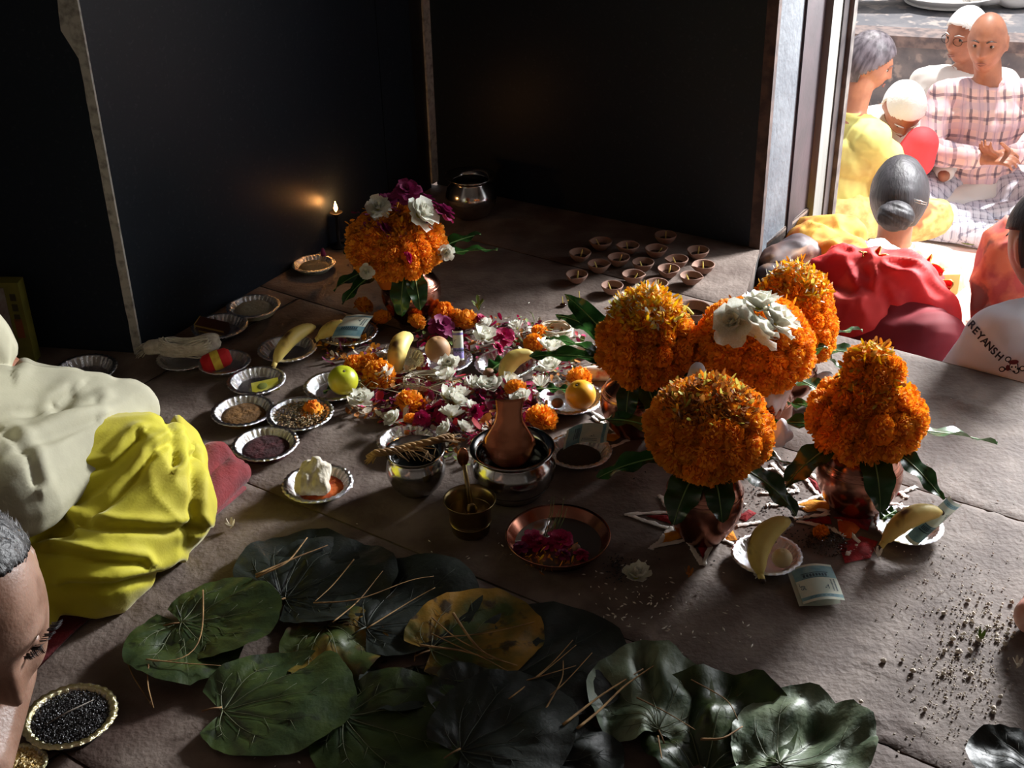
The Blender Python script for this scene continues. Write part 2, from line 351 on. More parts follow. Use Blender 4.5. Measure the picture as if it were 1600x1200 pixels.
struct('wall_ledge', MB().add([(q0[0] - .5, q0[1] + .1, ZG), (q1[0] + 1.5, q1[1] - .45, ZG), (q1[0] + 2, q1[1] + 3, ZG), (q0[0] - .5, q0[1] + 3, ZG)] + [(q0[0] - .5, q0[1] + .1, zt_l), (q1[0] + 1.5, q1[1] - .45, zt_l), (q1[0] + 2, q1[1] + 3, zt_l), (q0[0] - .5, q0[1] + 3, zt_l)],
       [(0, 3, 2, 1), (4, 5, 6, 7), (0, 1, 5, 4), (1, 2, 6, 5), (2, 3, 7, 6), (3, 0, 4, 7)]).mesh('ledge', [ledge_m], False))
struct('trim_12', MB().add([(q0[0] - .5, q0[1] + .07, zt_l - .05), (q1[0] + 1.5, q1[1] - .48, zt_l - .05), (q1[0] + 1.5, q1[1] - .3, zt_l - .05), (q0[0] - .5, q0[1] + .25, zt_l - .05)] + [(q0[0] - .5, q0[1] + .07, zt_l + .004), (q1[0] + 1.5, q1[1] - .48, zt_l + .004), (q1[0] + 1.5, q1[1] - .3, zt_l + .004), (q0[0] - .5, q0[1] + .25, zt_l + .004)],
       [(0, 3, 2, 1), (4, 5, 6, 7), (0, 1, 5, 4), (1, 2, 6, 5), (2, 3, 7, 6), (3, 0, 4, 7)]).mesh('ledge_lip', [M('ledge_lip', (128, 112, 108), rough=.8, c2=(90, 82, 84), nscale=20)], False))
struct('wall_courtyard', MB().add(*box(-1, 12, 11, 11.2, ZG, 4)).mesh('far_wall', [M('courtyard_wall', (225, 222, 216), rough=.9)], False))
# ---------------------------------------------------------------- MATERIALS FOR THINGS
orange = M('marigold_orange', (242, 152, 34), rough=.8, c2=(252, 176, 48), nscale=60, trans=.25, rnd=.14)
orange_d = M('marigold_heart', (206, 104, 10), rough=.85)
ylw = M('marigold_yellow', (240, 196, 20), rough=.7, c2=(228, 160, 16), nscale=40, trans=.25, rnd=.1)
drypet = M('dry_petal', (190, 120, 50), rough=.9, c2=(150, 90, 40), nscale=60, trans=.25)
palepet = M('pale_yellow_petal', (216, 208, 96), rough=.7, trans=.3)
white = M('white_petal', (236, 236, 226), rough=.6, c2=(222, 220, 204), nscale=30, trans=.3, sss=.05)
pink = M('rose_magenta', (196, 14, 92), rough=.6, c2=(150, 8, 70), nscale=25, trans=.2)
mauve = M('rose_mauve', (150, 40, 96), rough=.6, c2=(120, 26, 80), nscale=25, trans=.2)
copper = M('copper', (186, 128, 108), rough=.2, metal=1, c2=(158, 104, 84), nscale=9, bump=.06, bscale=22)
copper_dull = M('copper_hammered', (200, 132, 98), rough=.27, metal=1, c2=(150, 92, 66), nscale=18, bump=.35, bscale=26)
brass = M('brass', (172, 152, 108), rough=.28, metal=1, c2=(140, 120, 80), nscale=10, bump=.05)
steel = M('steel', (200, 198, 196), rough=.16, metal=1, c2=(168, 166, 164), nscale=12, bump=.05, bscale=20)
steel_in = M('steel_inside', (120, 118, 110), rough=.3, metal=1)
foil = M('silver_foil', (226, 226, 230), rough=.14, metal=1, bump=.5, bscale=120, bdist=.002)
foilgold = M('foil_rim_gold', (222, 212, 170), rough=.16, metal=1, bump=.5, bscale=120, bdist=.002)
clay = M('terracotta', (150, 118, 102), rough=.9, c2=(132, 100, 86), nscale=30, bump=.3, rnd=.1)
oil = M('dark_oil', (40, 20, 12), rough=.12, spec=.5)
wick = M('cotton_wick', (222, 206, 120), rough=.9, trans=.3)
cotton = M('cotton', (226, 218, 200), rough=.95, c2=(206, 196, 176), nscale=80, bump=.6, bscale=150, trans=.15)
mango = M('mango_leaf', (30, 62, 26), rough=.24, c2=(48, 88, 34), nscale=14, coat=.2, rnd=.12, trans=.12, spec=.6)
mango_rib = M('mango_midrib', (120, 150, 84), rough=.5)
banana_m = M('banana_skin', (226, 204, 118), rough=.5, c2=(206, 176, 84), nscale=10, nlo=.35, nhi=.65, c3=(96, 64, 36), n3=15, bump=.1)
banana_t = M('banana_tip', (60, 44, 30), rough=.8)
lime_m = M('lime_skin', (158, 168, 30), rough=.35, c2=(196, 190, 50), nscale=6, bump=.3, bscale=90, bdist=.001)
yfruit = M('orange_skin', (236, 176, 48), rough=.36, c2=(226, 156, 30), nscale=7, bump=.3, bscale=100, bdist=.001)
brownfruit = M('sapodilla_skin', (176, 136, 92), rough=.6, c2=(150, 110, 74), nscale=14)
nut_m = M('betel_nut', (160, 116, 84), rough=.6, c2=(120, 84, 60), nscale=40)
twine = M('dry_grass', (168, 132, 84), rough=.8, c2=(120, 88, 52), nscale=30)
greengrass = M('green_grass', (104, 122, 56), rough=.7)
thread_r = M('red_thread', (186, 16, 22), rough=.8, bump=.5, bscale=150)

# ---------------------------------------------------------------- MESH KITS
def petal(L, W, curl, tipw=.6, n=3):
    """petal along +Y starting at origin, cupped"""
    pr = [(0, .25), (.4, .9), (.75, 1.), (1., tipw)]
    v = []; 
    for t, ww in pr:
        y = L * t; z = curl * t * t * L
        for k in (-1, 0, 1): v.append((k * W * .5 * ww, y - (abs(k) == 0) * 0, z + abs(k) * W * .18 * ww))
    f = [(i * 3 + j, i * 3 + j + 1, i * 3 + j + 4, i * 3 + j + 3) for i in range(3) for j in range(2)]
    return np.array(v, float), f
def marigold_mesh(seed, mats, d=1.0):
    """pom-pom bloom, unit diameter, facing +Z, z from -.3 to .42"""
    r = random.Random(seed); mb = MB(); mb.add(*sphere(.41, 12, 8, (1, 1, .84), (0, 0, .0)), 1)
    N = 210
    for i in range(N):
        z = 1 - 1.62 * (i + .5) / N; a = i * 2.399963; q = math.sqrt(max(0, 1 - z * z))
        n = Vector((q * math.cos(a), q * math.sin(a), z * .82)).normalized()
        base = n * .38; base.z *= .85
        v, f = petal(.105 + .04 * r.random(), .10 + .05 * r.random(), .5 + r.random() * .8, .8)
        v[-3:, 2] += np.array([r.uniform(-.02, .03) for _ in range(3)])
        up = Vector((0, 0, 1)); t = (up - n * up.dot(n)); t = t.normalized() if t.length > .1 else Vector((1, 0, 0))
        dirv = (n + t * r.uniform(-.5, .2) + Vector([r.uniform(-.35, .35) for _ in range(3)])).normalized()
        side = dirv.cross(n + Vector((.01, .02, .3))).normalized(); nz = side.cross(dirv)
        mt = Matrix((( side.x, dirv.x, nz.x, base.x), (side.y, dirv.y, nz.y, base.y), (side.z, dirv.z, nz.z, base.z), (0, 0, 0, 1)))
        mb.add(v, f, 0, mt)
    return mb.mesh('marigold', mats)
MG = [marigold_mesh(s, [orange, orange_d]) for s in range(4)]
MGY = [marigold_mesh(9, [ylw, orange])]
def flower_mesh(seed, mat, rings, name, cup=.6, heart=None, ruff=.0):
    """layered bloom, unit diameter facing +Z"""
    r = random.Random(seed); mb = MB()
    if heart is not None: mb.add(*sphere(.09, 8, 5, (1, 1, .8), (0, 0, .06)), 1)
    for n, L, W, tilt, z0 in rings:
        off = r.random()
        for k in range(n):
            a = 2 * math.pi * (k + off) / n + r.uniform(-.1, .1)
            v, f = petal(L * r.uniform(.85, 1.1), W, cup, .75)
            if ruff: v += np.random.RandomState(seed * 31 + k).uniform(-ruff, ruff, v.shape) * (v[:, 1:2] / L)
            v[:, 1] += .03
            mb.add(v, f, 0, TR((0, 0, z0), (0, 0, a)) @ TR((0, 0, 0), (tilt + r.uniform(-.12, .12), 0, 0)))
    return mb.mesh(name, [mat, heart or mat])
WF = [flower_mesh(s, white, [(7, .42, .30, .25, 0), (6, .36, .28, .6, .03), (5, .26, .22, 1.0, .06), (4, .18, .16, 1.3, .08)], 'white_blossom', .3, palepet, .03) for s in (1, 2, 3)]
RING = [(6, .40, .36, .35, 0), (6, .36, .34, .75, .03), (5, .30, .30, 1.05, .06), (4, .24, .26, 1.3, .1), (3, .18, .2, 1.45, .12)]
RS = [flower_mesh(5, pink, RING, 'rose', -.5), flower_mesh(6, mauve, RING, 'rose', -.5)]
LILY = flower_mesh(8, white, [(7, .50, .40, .15, 0), (7, .46, .40, .55, .03), (6, .38, .34, .95, .06), (5, .28, .28, 1.2, .1)], 'white_bloom', .05, palepet, .05)
TUBER = flower_mesh(12, white, [(9, .45, .12, .3, 0), (9, .42, .12, .7, .03), (8, .34, .1, 1.1, .05)], 'white_blossom', .4, palepet, .02)
def petals_heap(seed, n, R, prof, mats, L=.011, W=.006, name='loose_petals'):
    """n loose petals lying on a surface of revolution z=prof(r)"""
    r = random.Random(seed); mb = MB()
    for i in range(n):
        rad = R * math.sqrt(r.random()); a = r.random() * 6.283; z = prof(rad) + r.uniform(0, .006)
        v, f = petal(L * r.uniform(.6, 1.4), W * r.uniform(.6, 1.3), r.uniform(-.4, .9), .4)
        v = v[:, :] ; mb.add(v, f, r.randrange(len(mats)), TR((rad * math.cos(a), rad * math.sin(a), z), (r.uniform(-.9, .9), r.uniform(-.7, .7), r.random() * 6.28)))
    return mb.mesh(name, mats)
def leaf_blade(L, W, lift, droop, wave=.006, fold=.25, mats=(mango, mango_rib), seed=0, twist=0.):
    """lance leaf leaving the origin along +Y; starts rising at angle lift and droops"""
    r = random.Random(seed); n = 16; y = z = 0.; ang = lift; st = L / n; v = []; ph = r.random() * 6
    rib = []
    for i in range(n + 1):
        t = i / n; wd = W * .5 * (math.sin(math.pi * min(1, t * .93 + .04)) ** .75) * (1 - .15 * t); wd = max(wd * (1 if t < .97 else .3), .0006)
        tw = twist * t; nrm = Vector((0, -math.sin(ang), math.cos(ang)))
        rib.append((0, y, z + .0008))
        for k in (-1, -.5, 0, .5, 1):
            x = k * wd; up = abs(k) * wd * fold + wave * math.sin(ph + t * 19 + (k > 0) * 1.3) * abs(k) * abs(k)
            xx, uu = x * math.cos(tw) - up * math.sin(tw), x * math.sin(tw) + up * math.cos(tw)
            v.append((xx, y + nrm.y * uu, z + nrm.z * uu))
        y += math.cos(ang) * st; z += math.sin(ang) * st; ang -= droop / n
    f = [(i * 5 + j, i * 5 + j + 1, i * 5 + j + 6, i * 5 + j + 5) for i in range(n) for j in range(4)]
    mb = MB().add(v, f, 0); mb.add(*tube(rib, [.0014 * (1 - i / (n + 2)) + .0004 for i in range(n + 1)], 5), 1)
    return mb.mesh('mango_leaf', list(mats))
def ground_angle(dx, dy):
    """local +Y to world direction (dx,dy)"""
    return math.atan2(-dx, dy)
def px_dir(p, q, z=0.0):
    a = P(*p, z); b = P(*q, z); return b - a

# ---------------------------------------------------------------- FLOWER KALASHES
def pot_prof(R, H):
    k = [(.001, 0), (.5, 0), (.53, .012), (.56, .03), (.8, .18), (.96, .36), (1, .5), (.95, .64), (.8, .76), (.62, .83), (.55, .88), (.56, .93), (.70, .98), (.76, 1.0), (.76, 1.012), (.70, 1.012), (.50, .95), (.48, .88), (.60, .8), (.88, .6), (.88, .4), (.5, .06), (.001, .04)]
    return [(r * R, z * H) for r, z in k]
def kalash(label, flabel, base, R, H, leaves, mound, group_l=None, mat=None, seed=0):
    t = thing('kalash_pot', label, 'pot', base)
    put('body', lathe_mesh(pot_prof(R, H), 48, mat or copper, 'pot_body'), t)
    rg = MB()
    for zz in (.62, .66, .70): rg.add(*lathe([((.965 if zz < .65 else .915 if zz < .68 else .865) * R + a, zz * H + b) for a, b in ((0, -.0012), (.0012, 0), (0, .0012))], 40))
    put('neck_ring', rg.mesh('rings', [mat or copper]), t)
    for i, (az, L, W, lift, droop, tw) in enumerate(leaves):
        put('mango_leaf', leaf_blade(L, W, lift, droop, seed=seed * 7 + i, twist=tw), t, (-math.sin(az) * R * .5, math.cos(az) * R * .5, H * 1.0), (0, 0, az))
    g = thing('marigold_mound', flabel, 'flowers', (base[0] + mound.get('dx', 0), base[1] + mound.get('dy', 0), base[2] + H + .004)); d = mound.get('d', .042); r = random.Random(seed)
    sx, sy = mound.get('sx', 1), mound.get('sy', 1)
    for (rad, z, el) in mound['rows']:
        n = max(1, int(2 * math.pi * rad / (d * .80))) if rad > .012 else 1; off = r.random()
        for k in range(n):
            a = 2 * math.pi * (k + off) / n + r.uniform(-.08, .08); rr = rad + r.uniform(-.004, .004)
            n_ = Vector((math.cos(a) * math.cos(el), math.sin(a) * math.cos(el), math.sin(el))); q = n_.to_track_quat('Z', 'Y').to_euler()
            put('marigold', MG[r.randrange(4)] if r.random() > mound.get('yel', .0) else MGY[0], g, (rr * sx * math.cos(a), rr * sy * math.sin(a), z + r.uniform(-.003, .003)), (q.x, q.y, q.z + 0), d * r.uniform(.92, 1.12))
    put('flower_core', MB().add(*sphere(1, 20, 12, (mound['rows'][0][0] * .82 * sx, mound['rows'][0][0] * .82 * sy, mound['rows'][-1][1]), (0, 0, .006))).mesh('core', [orange_d]), g)
    if 'cap' in mound:
        n, Rr, pf, mts = mound['cap']; o = put('loose_petals', petals_heap(seed + 3, n, Rr, pf, mts, L=.013), g, kind='stuff')
    return t, g
def lathe_mesh(prof, n, mat, name, wob=None):
    v, f = lathe(prof, n, wob); return MB().add(v, f).mesh(name, [mat])
def az_to(base, px, z=0.15):
    """azimuth (leaf rotation) and distance from a base to the point under a pixel at height z"""
    p = P(px[0], px[1], z); dx, dy = p[0] - base[0], p[1] - base[1]; return ground_angle(dx, dy), math.hypot(dx, dy)
R_ = math.radians
def T(base, H, px, z, W=.045, droop=.6, tw=0.):
    p = P(px[0], px[1], z); dx, dy = p[0] - base[0], p[1] - base[1]; h = math.hypot(dx, dy); return (ground_angle(dx, dy), math.hypot(h, z - H) * 1.02, W, math.atan2(z - H, h) + droop / 2, droop, tw)
cone = lambda h0, h1, R: (lambda r: h0 + (h1 - h0) * (1 - r / R) ** .8)
capm = [orange, ylw, drypet, palepet, orange, ylw]

b4 = P(1335, 793)
kalash('round copper pot at the right with mango leaves hanging over its front', 'tall peaked mound of orange marigolds on the rightmost copper pot', b4, .074, .152,
       [T(b4, .152, (1524, 700), .10, .052, .4, .5), T(b4, .152, (1440, 768), .09, .042, .5, -.3), T(b4, .152, (1366, 784), .08, .06, 1.0, 0), T(b4, .152, (1254, 757), .085, .055, .8, .3), T(b4, .152, (1215, 680), .10, .042, .5, 0), (R_(40), .13, .042, .2, .6, 0)],
       dict(rows=[(.066, -.004, -.25), (.084, .022, .1), (.078, .052, .45), (.052, .072, .8), (.036, .098, .3), (.03, .126, .6), (.0, .140, 1.5)], d=.044, cap=(480, .056, cone(.085, .176, .056), capm)), seed=1)
b3 = P(1097, 838)
kalash('copper pot in front with a dark shaded belly above the powder star', 'low broad mound of orange marigolds topped with dried petals, nearest the camera', b3, .066, .160,
       [T(b3, .16, (966, 752), .10, .055, .6, .2), T(b3, .16, (1066, 806), .10, .065, .9, 0), T(b3, .16, (1120, 800), .105, .055, .9, 0), T(b3, .16, (1212, 802), .08, .055, .8, -.3), T(b3, .16, (1208, 735), .11, .045, .5, 0), T(b3, .16, (955, 672), .10, .046, .6, .3)],
       dict(rows=[(.062, .008, -.3), (.084, .03, .05), (.086, .06, .2), (.072, .088, .6), (.045, .102, 1.0), (.015, .108, 1.4)], d=.043, cap=(900, .078, cone(.094, .136, .078), [drypet, drypet, M('brown_petal', (128, 82, 44), rough=.9, trans=.2), palepet, orange])), seed=2)
b1 = P(988, 674)
kalash('rounded copper pot behind the yellow fruit bowl, left of the front mound', 'marigold mound with bright yellow petals on top, leftmost of the right-hand cluster', b1, .064, .140,
       [T(b1, .14, (852, 566), .10, .05, .4, .2), T(b1, .14, (880, 508), .08, .042, .5, .6), T(b1, .14, (895, 474), .16, .05, .3, .9), (R_(70), .15, .04, .5, .5, -.4), (R_(200), .12, .055, -.3, .9, 0), (R_(250), .12, .045, .1, .6, 0), (R_(165), .09, .045, -.5, .9, 0)],
       dict(rows=[(.058, .004, -.25), (.078, .03, .05), (.078, .062, .25), (.062, .092, .6), (.045, .112, .9), (.02, .122, 1.3)], d=.041, dx=.022, cap=(900, .068, cone(.108, .163, .068), [orange, ylw, ylw, palepet, white, ylw])), seed=3)
b2 = P(1182, 685)
kalash('copper pot in the middle of the right-hand cluster, wrapped below with white cloth', 'wide marigold mound crowned with large white flowers', b2, .064, .150,
       [(ground_angle(.1, .12), .15, .042, .2, .4, 0), (R_(-60), .13, .042, .2, .4, 0), (R_(240), .12, .045, .0, .6, 0), (R_(120), .1, .045, .0, .6, 0)],
       dict(rows=[(.066, .006, -.25), (.090, .03, .05), (.090, .062, .2), (.074, .09, .55), (.05, .104, .95), (.018, .11, 1.3)], d=.044, dx=-.018, cap=(90, .09, cone(.1, .12, .09), [drypet, orange])), seed=4)
b5 = P(1226, 618)
kalash('copper pot hidden at the rear of the right-hand cluster', 'rearmost marigold mound strewn with yellow and pink petals, against the red cloth', b5, .06, .108,
       [T(b5, .108, (1328, 522), .10, .042, .4, .5), T(b5, .108, (1290, 580), .05, .055, .5, 0), (R_(-100), .15, .045, .1, .5, 0), (R_(-20), .12, .04, .3, .4, 0), (R_(120), .1, .045, .0, .6, 0)],
       dict(rows=[(.05, .0, -.3), (.07, .022, 0), (.072, .052, .1), (.066, .085, .3), (.054, .115, .6), (.035, .138, .9), (.012, .148, 1.4)], d=.043, cap=(620, .064, cone(.122, .180, .064), [orange, ylw, palepet, white, ylw, orange])), seed=5)
b0 = P(645, 498)
kalash('copper pot at the back left with candle glints on its ribbed shoulder', 'mixed mound of marigolds, white blooms and roses on the back left pot', b0, .068, .14,
       [(ground_angle(*(P(535, 520) - b0)[:2]), .15, .05, .1, .7, 0), (ground_angle(.16, .04), .17, .05, .2, .4, .3), (ground_angle(.15, .1), .16, .05, .3, .4, 0), (R_(170), .11, .055, -.45, 1.1, 0), (R_(195), .10, .05, -.4, .9, 0), (R_(120), .15, .05, .0, .9, 0), (R_(60), .15, .05, .2, .6, 0)],
       dict(rows=[(.07, .006, -.2), (.096, .03, .1), (.092, .06, .4), (.07, .084, .7), (.04, .1, 1.1)], d=.042, dx=-.026, sx=.98, cap=(150, .1, cone(.09, .12, .1), [drypet, orange, mauve, ylw])), seed=6)

def bloom(name, me, px, Y, d, label, cat='flower', group=None, rot=(0, 0, 0), z=None):
    p = Q(px[0], px[1], Y) if z is None else P(px[0], px[1], z)
    return put(name, me, None, p, rot, d, label, cat, group)
# big white blooms on the middle mound
Y2 = b2[1] - .055
for px, dY, d, lab, rot in [((1186, 486), .0, .085, 'large white bloom at the very top of the crowned marigold mound', (-.3, .1, 0)), ((1150, 506), -.03, .085, 'large white bloom drooping over the left of the crowned mound', (.7, -.6, 0)), ((1206, 508), -.02, .09, 'large white bloom with pink specks on the right of the crowned mound', (.5, .5, 1)), ((1178, 526), -.06, .085, 'large white bloom hanging lowest on the front of the crowned mound', (.9, 0, 2))]:
    bloom('white_bloom', LILY, px, Y2 + dY, d, lab, rot=rot)
# roses and white on the back left mound
for nm, me, px, dY, d, lab, rot in [('rose', RS[1], (636, 302), .02, .075, 'large dusky rose at the top of the back left mound', (.5, 0, 0)), ('rose', RS[1], (606, 318), .05, .06, 'shadowed dusky rose behind the topmost rose', (.3, 0, 1)), ('rose', RS[1], (690, 336), .0, .07, 'dusky rose on the right shoulder of the back left mound', (.8, .2, 2)),
                                ('rose', RS[1], (664, 318), .04, .06, 'dusky rose between the top and right roses', (.5, .3, 2)), ('white_bloom', LILY, (652, 338), -.03, .085, 'crumpled white bloom with a yellow edge under the topmost rose', (.8, .3, 1)), ('white_bloom', LILY, (590, 328), .0, .06, 'small white bloom on the left shoulder of the back left mound', (.4, -.4, 1)),
                                ('rose', RS[1], (598, 360), -.07, .05, 'dark purple rose pressed into the front of the back left mound', (1.1, 0, 2)), ('rose', RS[0], (636, 402), -.12, .03, 'pink rosebud at the lower front of the back left mound', (1.3, 0, 2)), ('white_blossom', WF[0], (574, 424), -.11, .045, 'wilted white blossom under the left of the back left mound', (1.2, 0, 0)), ('white_blossom', WF[1], (696, 394), -.04, .05, 'white blossom tucked under the right of the back left mound', (1.2, .5, 0))]:
    bloom(nm, me, px, b0[1] + dY, d, lab, rot=rot)

# ---------------------------------------------------------------- CLAY LAMPS
def diya_mesh():
    pr = [(.001, 0), (.42, 0), (.5, .04), (.78, .3), (.97, .62), (1., .72), (.97, .76), (.9, .72), (.84, .62), (.6, .3), (.3, .16), (.001, .14)]
    v, f = lathe([(r, z) for r, z in pr], 32)
    a = np.arctan2(v[:, 1], v[:, 0]); k = np.exp(-((a) / .28) ** 2) * np.clip(v[:, 2] / .7, 0, 1) ** 2; v[:, 0] += .16 * k; v[:, 2] -= .07 * k
    return MB().add(v, f).mesh('diya', [clay])
DIY = diya_mesh(); OILM = MB().add(*lathe([(.001, .34), (.62, .34)], 24)).mesh('oil', [oil])
WK = MB().add(*tube([(0, 0, .3), (.04, .02, .6), (.07, .03, .95)], [.07, .06, .035], 6)).mesh('wick', [wick])
DP = [(556, 330), (725, 355), (958, 290), (425, 400), (665, 430), (898, 375), (1160, 385), (540, 470), (818, 460), (1030, 440), (1195, 475), (405, 535), (755, 535), (977, 500), (625, 605), (905, 590), (1115, 545)]
DL = ['back row, leftmost, plain rim', 'back row, second from the left', 'farthest and darkest, at the top of the cluster', 'left edge, second row', 'second row, with a leaning wick', 'reddish, behind the middle row', 'farthest right in the shaded back row', 'dim, in the left of the third row', 'in the middle of the cluster', 'right of the middle, half lit', 'at the right edge with a bent glowing wick', 'nearest the left corner, in shade', 'front half, wide pinched lip, left of centre', 'front half, right of centre with a tall wick', 'nearest the camera on the left, smoking wick tip', 'nearest the camera in front, wick lying low', 'nearest the right corner, brightly lit']
for i, (x, y) in enumerate(DP):
    px, py = 800 + x / 4, 300 + y / 4 + 1; p = P(px, py + 6, 0); s = m_at(17.5, p)
    t = thing('clay_lamp', 'small unglazed clay lamp, ' + DL[i], 'lamp', p, RND.uniform(0, 6.28), 'clay lamps set out on the platform'); t.scale = (s, s, s * 1.12)
    put('bowl', DIY, t); put('oil', OILM, t); put('wick', WK, t, rot=(RND.uniform(-.3, .3), RND.uniform(-.5, .5), 0))
p = P(1082, 500); t = thing('clay_lamp', 'larger clay lamp half hidden between the marigold mounds, with a long slanting wick', 'lamp', p, 2.6); t.scale = (.042, .042, .042)
put('bowl', DIY, t); put('oil', OILM, t); put('wick', MB().add(*tube([(0, 0, .35), (.2, .3, .8), (.5, .9, 1.3)], [.08, .07, .05], 6)).mesh('long_wick', [wick]), t)
# added lamp and stand in place of a flame reflected in the granite
dW = ray(525, 331); tW = float((((A - EYE[:2]) @ abn) - .024) / (dW[:2] @ abn)); p = EYE + dW * tW; t = thing('added_oil_lamp', 'added lamp in place of a flame reflected in the dark wall behind the left mound', 'lamp', (p[0], p[1], 0))
dk = M('dark_metal', (26, 20, 16), rough=.5, metal=.6)
put('stand', lathe_mesh([(.001, 0), (.022, 0), (.022, .005), (.005, .010), (.004, p[2] - .016), (.010, p[2] - .008), (.017, p[2] - .001), (.015, p[2] - .001), (.001, p[2] - .006)], 24, dk, 'stand'), t)
fl = put('flame', lathe_mesh([(.0005, 0), (.004, .005), (.0052, .010), (.0035, .018), (.0006, .028)], 12, M('flame', (255, 190, 80), emit=((1, .52, .16, 1), 26)), 'flame'), t, (0, 0, p[2]))
ll = light('added_flame_light', 'POINT', (p[0], p[1] - .004, p[2] + .02), (0, 0, 0), .6, (1, .42, .12), shadow_soft_size=.012)  # point light added with the lamp to make the wall glow
# incense stubs
for px, lab in (((880, 478), 'short incense stub standing alone on the platform'), ((906, 470), 'second incense stub beside the first mango leaf')):
    p = P(*px); t = thing('incense_stick', lab, 'incense', p); put('stick', MB().add(*tube([(0, 0, 0), (-.002, 0, .024)], .0011, 6)).mesh('stick', [wick]), t); put('clay_base', MB().add(*sphere(.008, 10, 6, (1, 1, .6), (0, 0, .003))).mesh('lump', [oil]), t)

# ---------------------------------------------------------------- FOIL BOWLS
def bowl_mesh(gold=0, seed=0):
    """unit outer radius, height .34; crimped wall and rolled rim"""
    r = random.Random(seed); mb = MB(); n = 144; ph = r.random() * 6
    def wob(a, j):
        k = [0, .0, .012, .022, .02, .028, .034, .02, .01][min(j, 8)]; return 1 + k * math.sin(30 * a + ph) + .008 * math.sin(7 * a + ph)
    pr = [(.001, .012), (.60, .012), (.66, .03), (.76, .16), (.84, .27), (.885, .30), (.95, .285), (1.0, .27), (1.0, .262)]
    v, f = lathe(pr, n, wob); mb.add(v, f, 0)
    v, f = lathe([(1.0, .262), (.94, .272), (.88, .287), (.83, .25), (.65, .015), (.6, 0), (.001, 0)], n, lambda a, j: 1 + .012 * math.sin(30 * a + ph)); mb.add(v, f, 1)
    return mb.mesh('foil_bowl', [foil if not gold else foilgold, M('bowl_paper_underside', (176, 168, 160), rough=.5, metal=.5)])
BW = [bowl_mesh(0, 1), bowl_mesh(0, 2), bowl_mesh(1, 3)]
def heap_mesh(R, h, mat, seed=0, rough=.12, flat=False, name='heap', irr=.0):
    n, m = 40, 14; v = []
    for i in range(n):
        a = 6.2832 * i / n
        for j in range(m):
            q = j / (m - 1); rr = R * q * (1 + irr * vnoise(np.array([[math.cos(a) * 2 + seed, math.sin(a) * 2, 3]]))[0]); v.append((rr * math.cos(a), rr * math.sin(a), h * (1 - q ** 2 if not flat else 1 - q ** 8)))
    v = np.array(v); v[:, 2] += rough * h * fbm(v * (6 / R) + seed, 3) * (v[:, 2] > h * .08)
    f = [(i * m + j, ((i + 1) % n) * m + j, ((i + 1) % n) * m + j + 1, i * m + j + 1) for i in range(n) for j in range(m - 1)]
    return MB().add(v, f).mesh(name, [mat])
def bowl(px, wpx, label, gold=0, var=0, tilt=(0, 0)):
    c = P(px[0], px[1] + wpx * .07, 0); s = m_at(wpx / 2, c)
    t = thing('foil_bowl', label, 'bowl', c, RND.random() * 6); t.rotation_euler = (tilt[0], tilt[1], t.rotation_euler[2]); put('bowl', BW[2] if gold else BW[var], t, s=s)
    return c, s
def stuffin(c, s, name, label, cat, me, z=.1, off=(0, 0), kind='stuff', rz=0):
    o = put(name, me, None, (c[0] + off[0] * s, c[1] + off[1] * s, z * s), (0, 0, rz)); return tag(o, label, cat, kind=kind)
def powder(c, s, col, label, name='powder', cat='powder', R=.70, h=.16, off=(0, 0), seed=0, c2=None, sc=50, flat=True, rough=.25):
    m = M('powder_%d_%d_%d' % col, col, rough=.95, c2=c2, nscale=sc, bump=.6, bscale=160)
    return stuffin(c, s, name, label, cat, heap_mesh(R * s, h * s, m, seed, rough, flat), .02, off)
def grains(n, R, h, L, mat_list, seed, name='grains', W=.35):
    r = random.Random(seed); mb = MB()
    base = np.array([(0, 0, -.5), (.5 * W, 0, 0), (0, .5 * W, 0), (-.5 * W, 0, 0), (0, -.5 * W, 0), (0, 0, .5)]); fc = [(0, 2, 1), (0, 3, 2), (0, 4, 3), (0, 1, 4), (5, 1, 2), (5, 2, 3), (5, 3, 4), (5, 4, 1)]
    for i in range(n):
        a = r.random() * 6.283; q = R * math.sqrt(r.random()); mb.add(base * L * r.uniform(.7, 1.2), fc, r.randrange(len(mat_list)), TR((q * math.cos(a), q * math.sin(a), h * (1 - (q / R) ** 2) + r.uniform(0, L * .4)), (r.uniform(1.2, 1.9), r.uniform(-.4, .4), r.random() * 6.28)))
    return mb.mesh(name, mat_list, smooth=False)
def fruit(me, px, label, cat='fruit', z=.03, s=1, rot=(0, 0, 0), name='fruit'):
    return put(name, me, None, P(px[0], px[1], z), rot, s, label, cat)
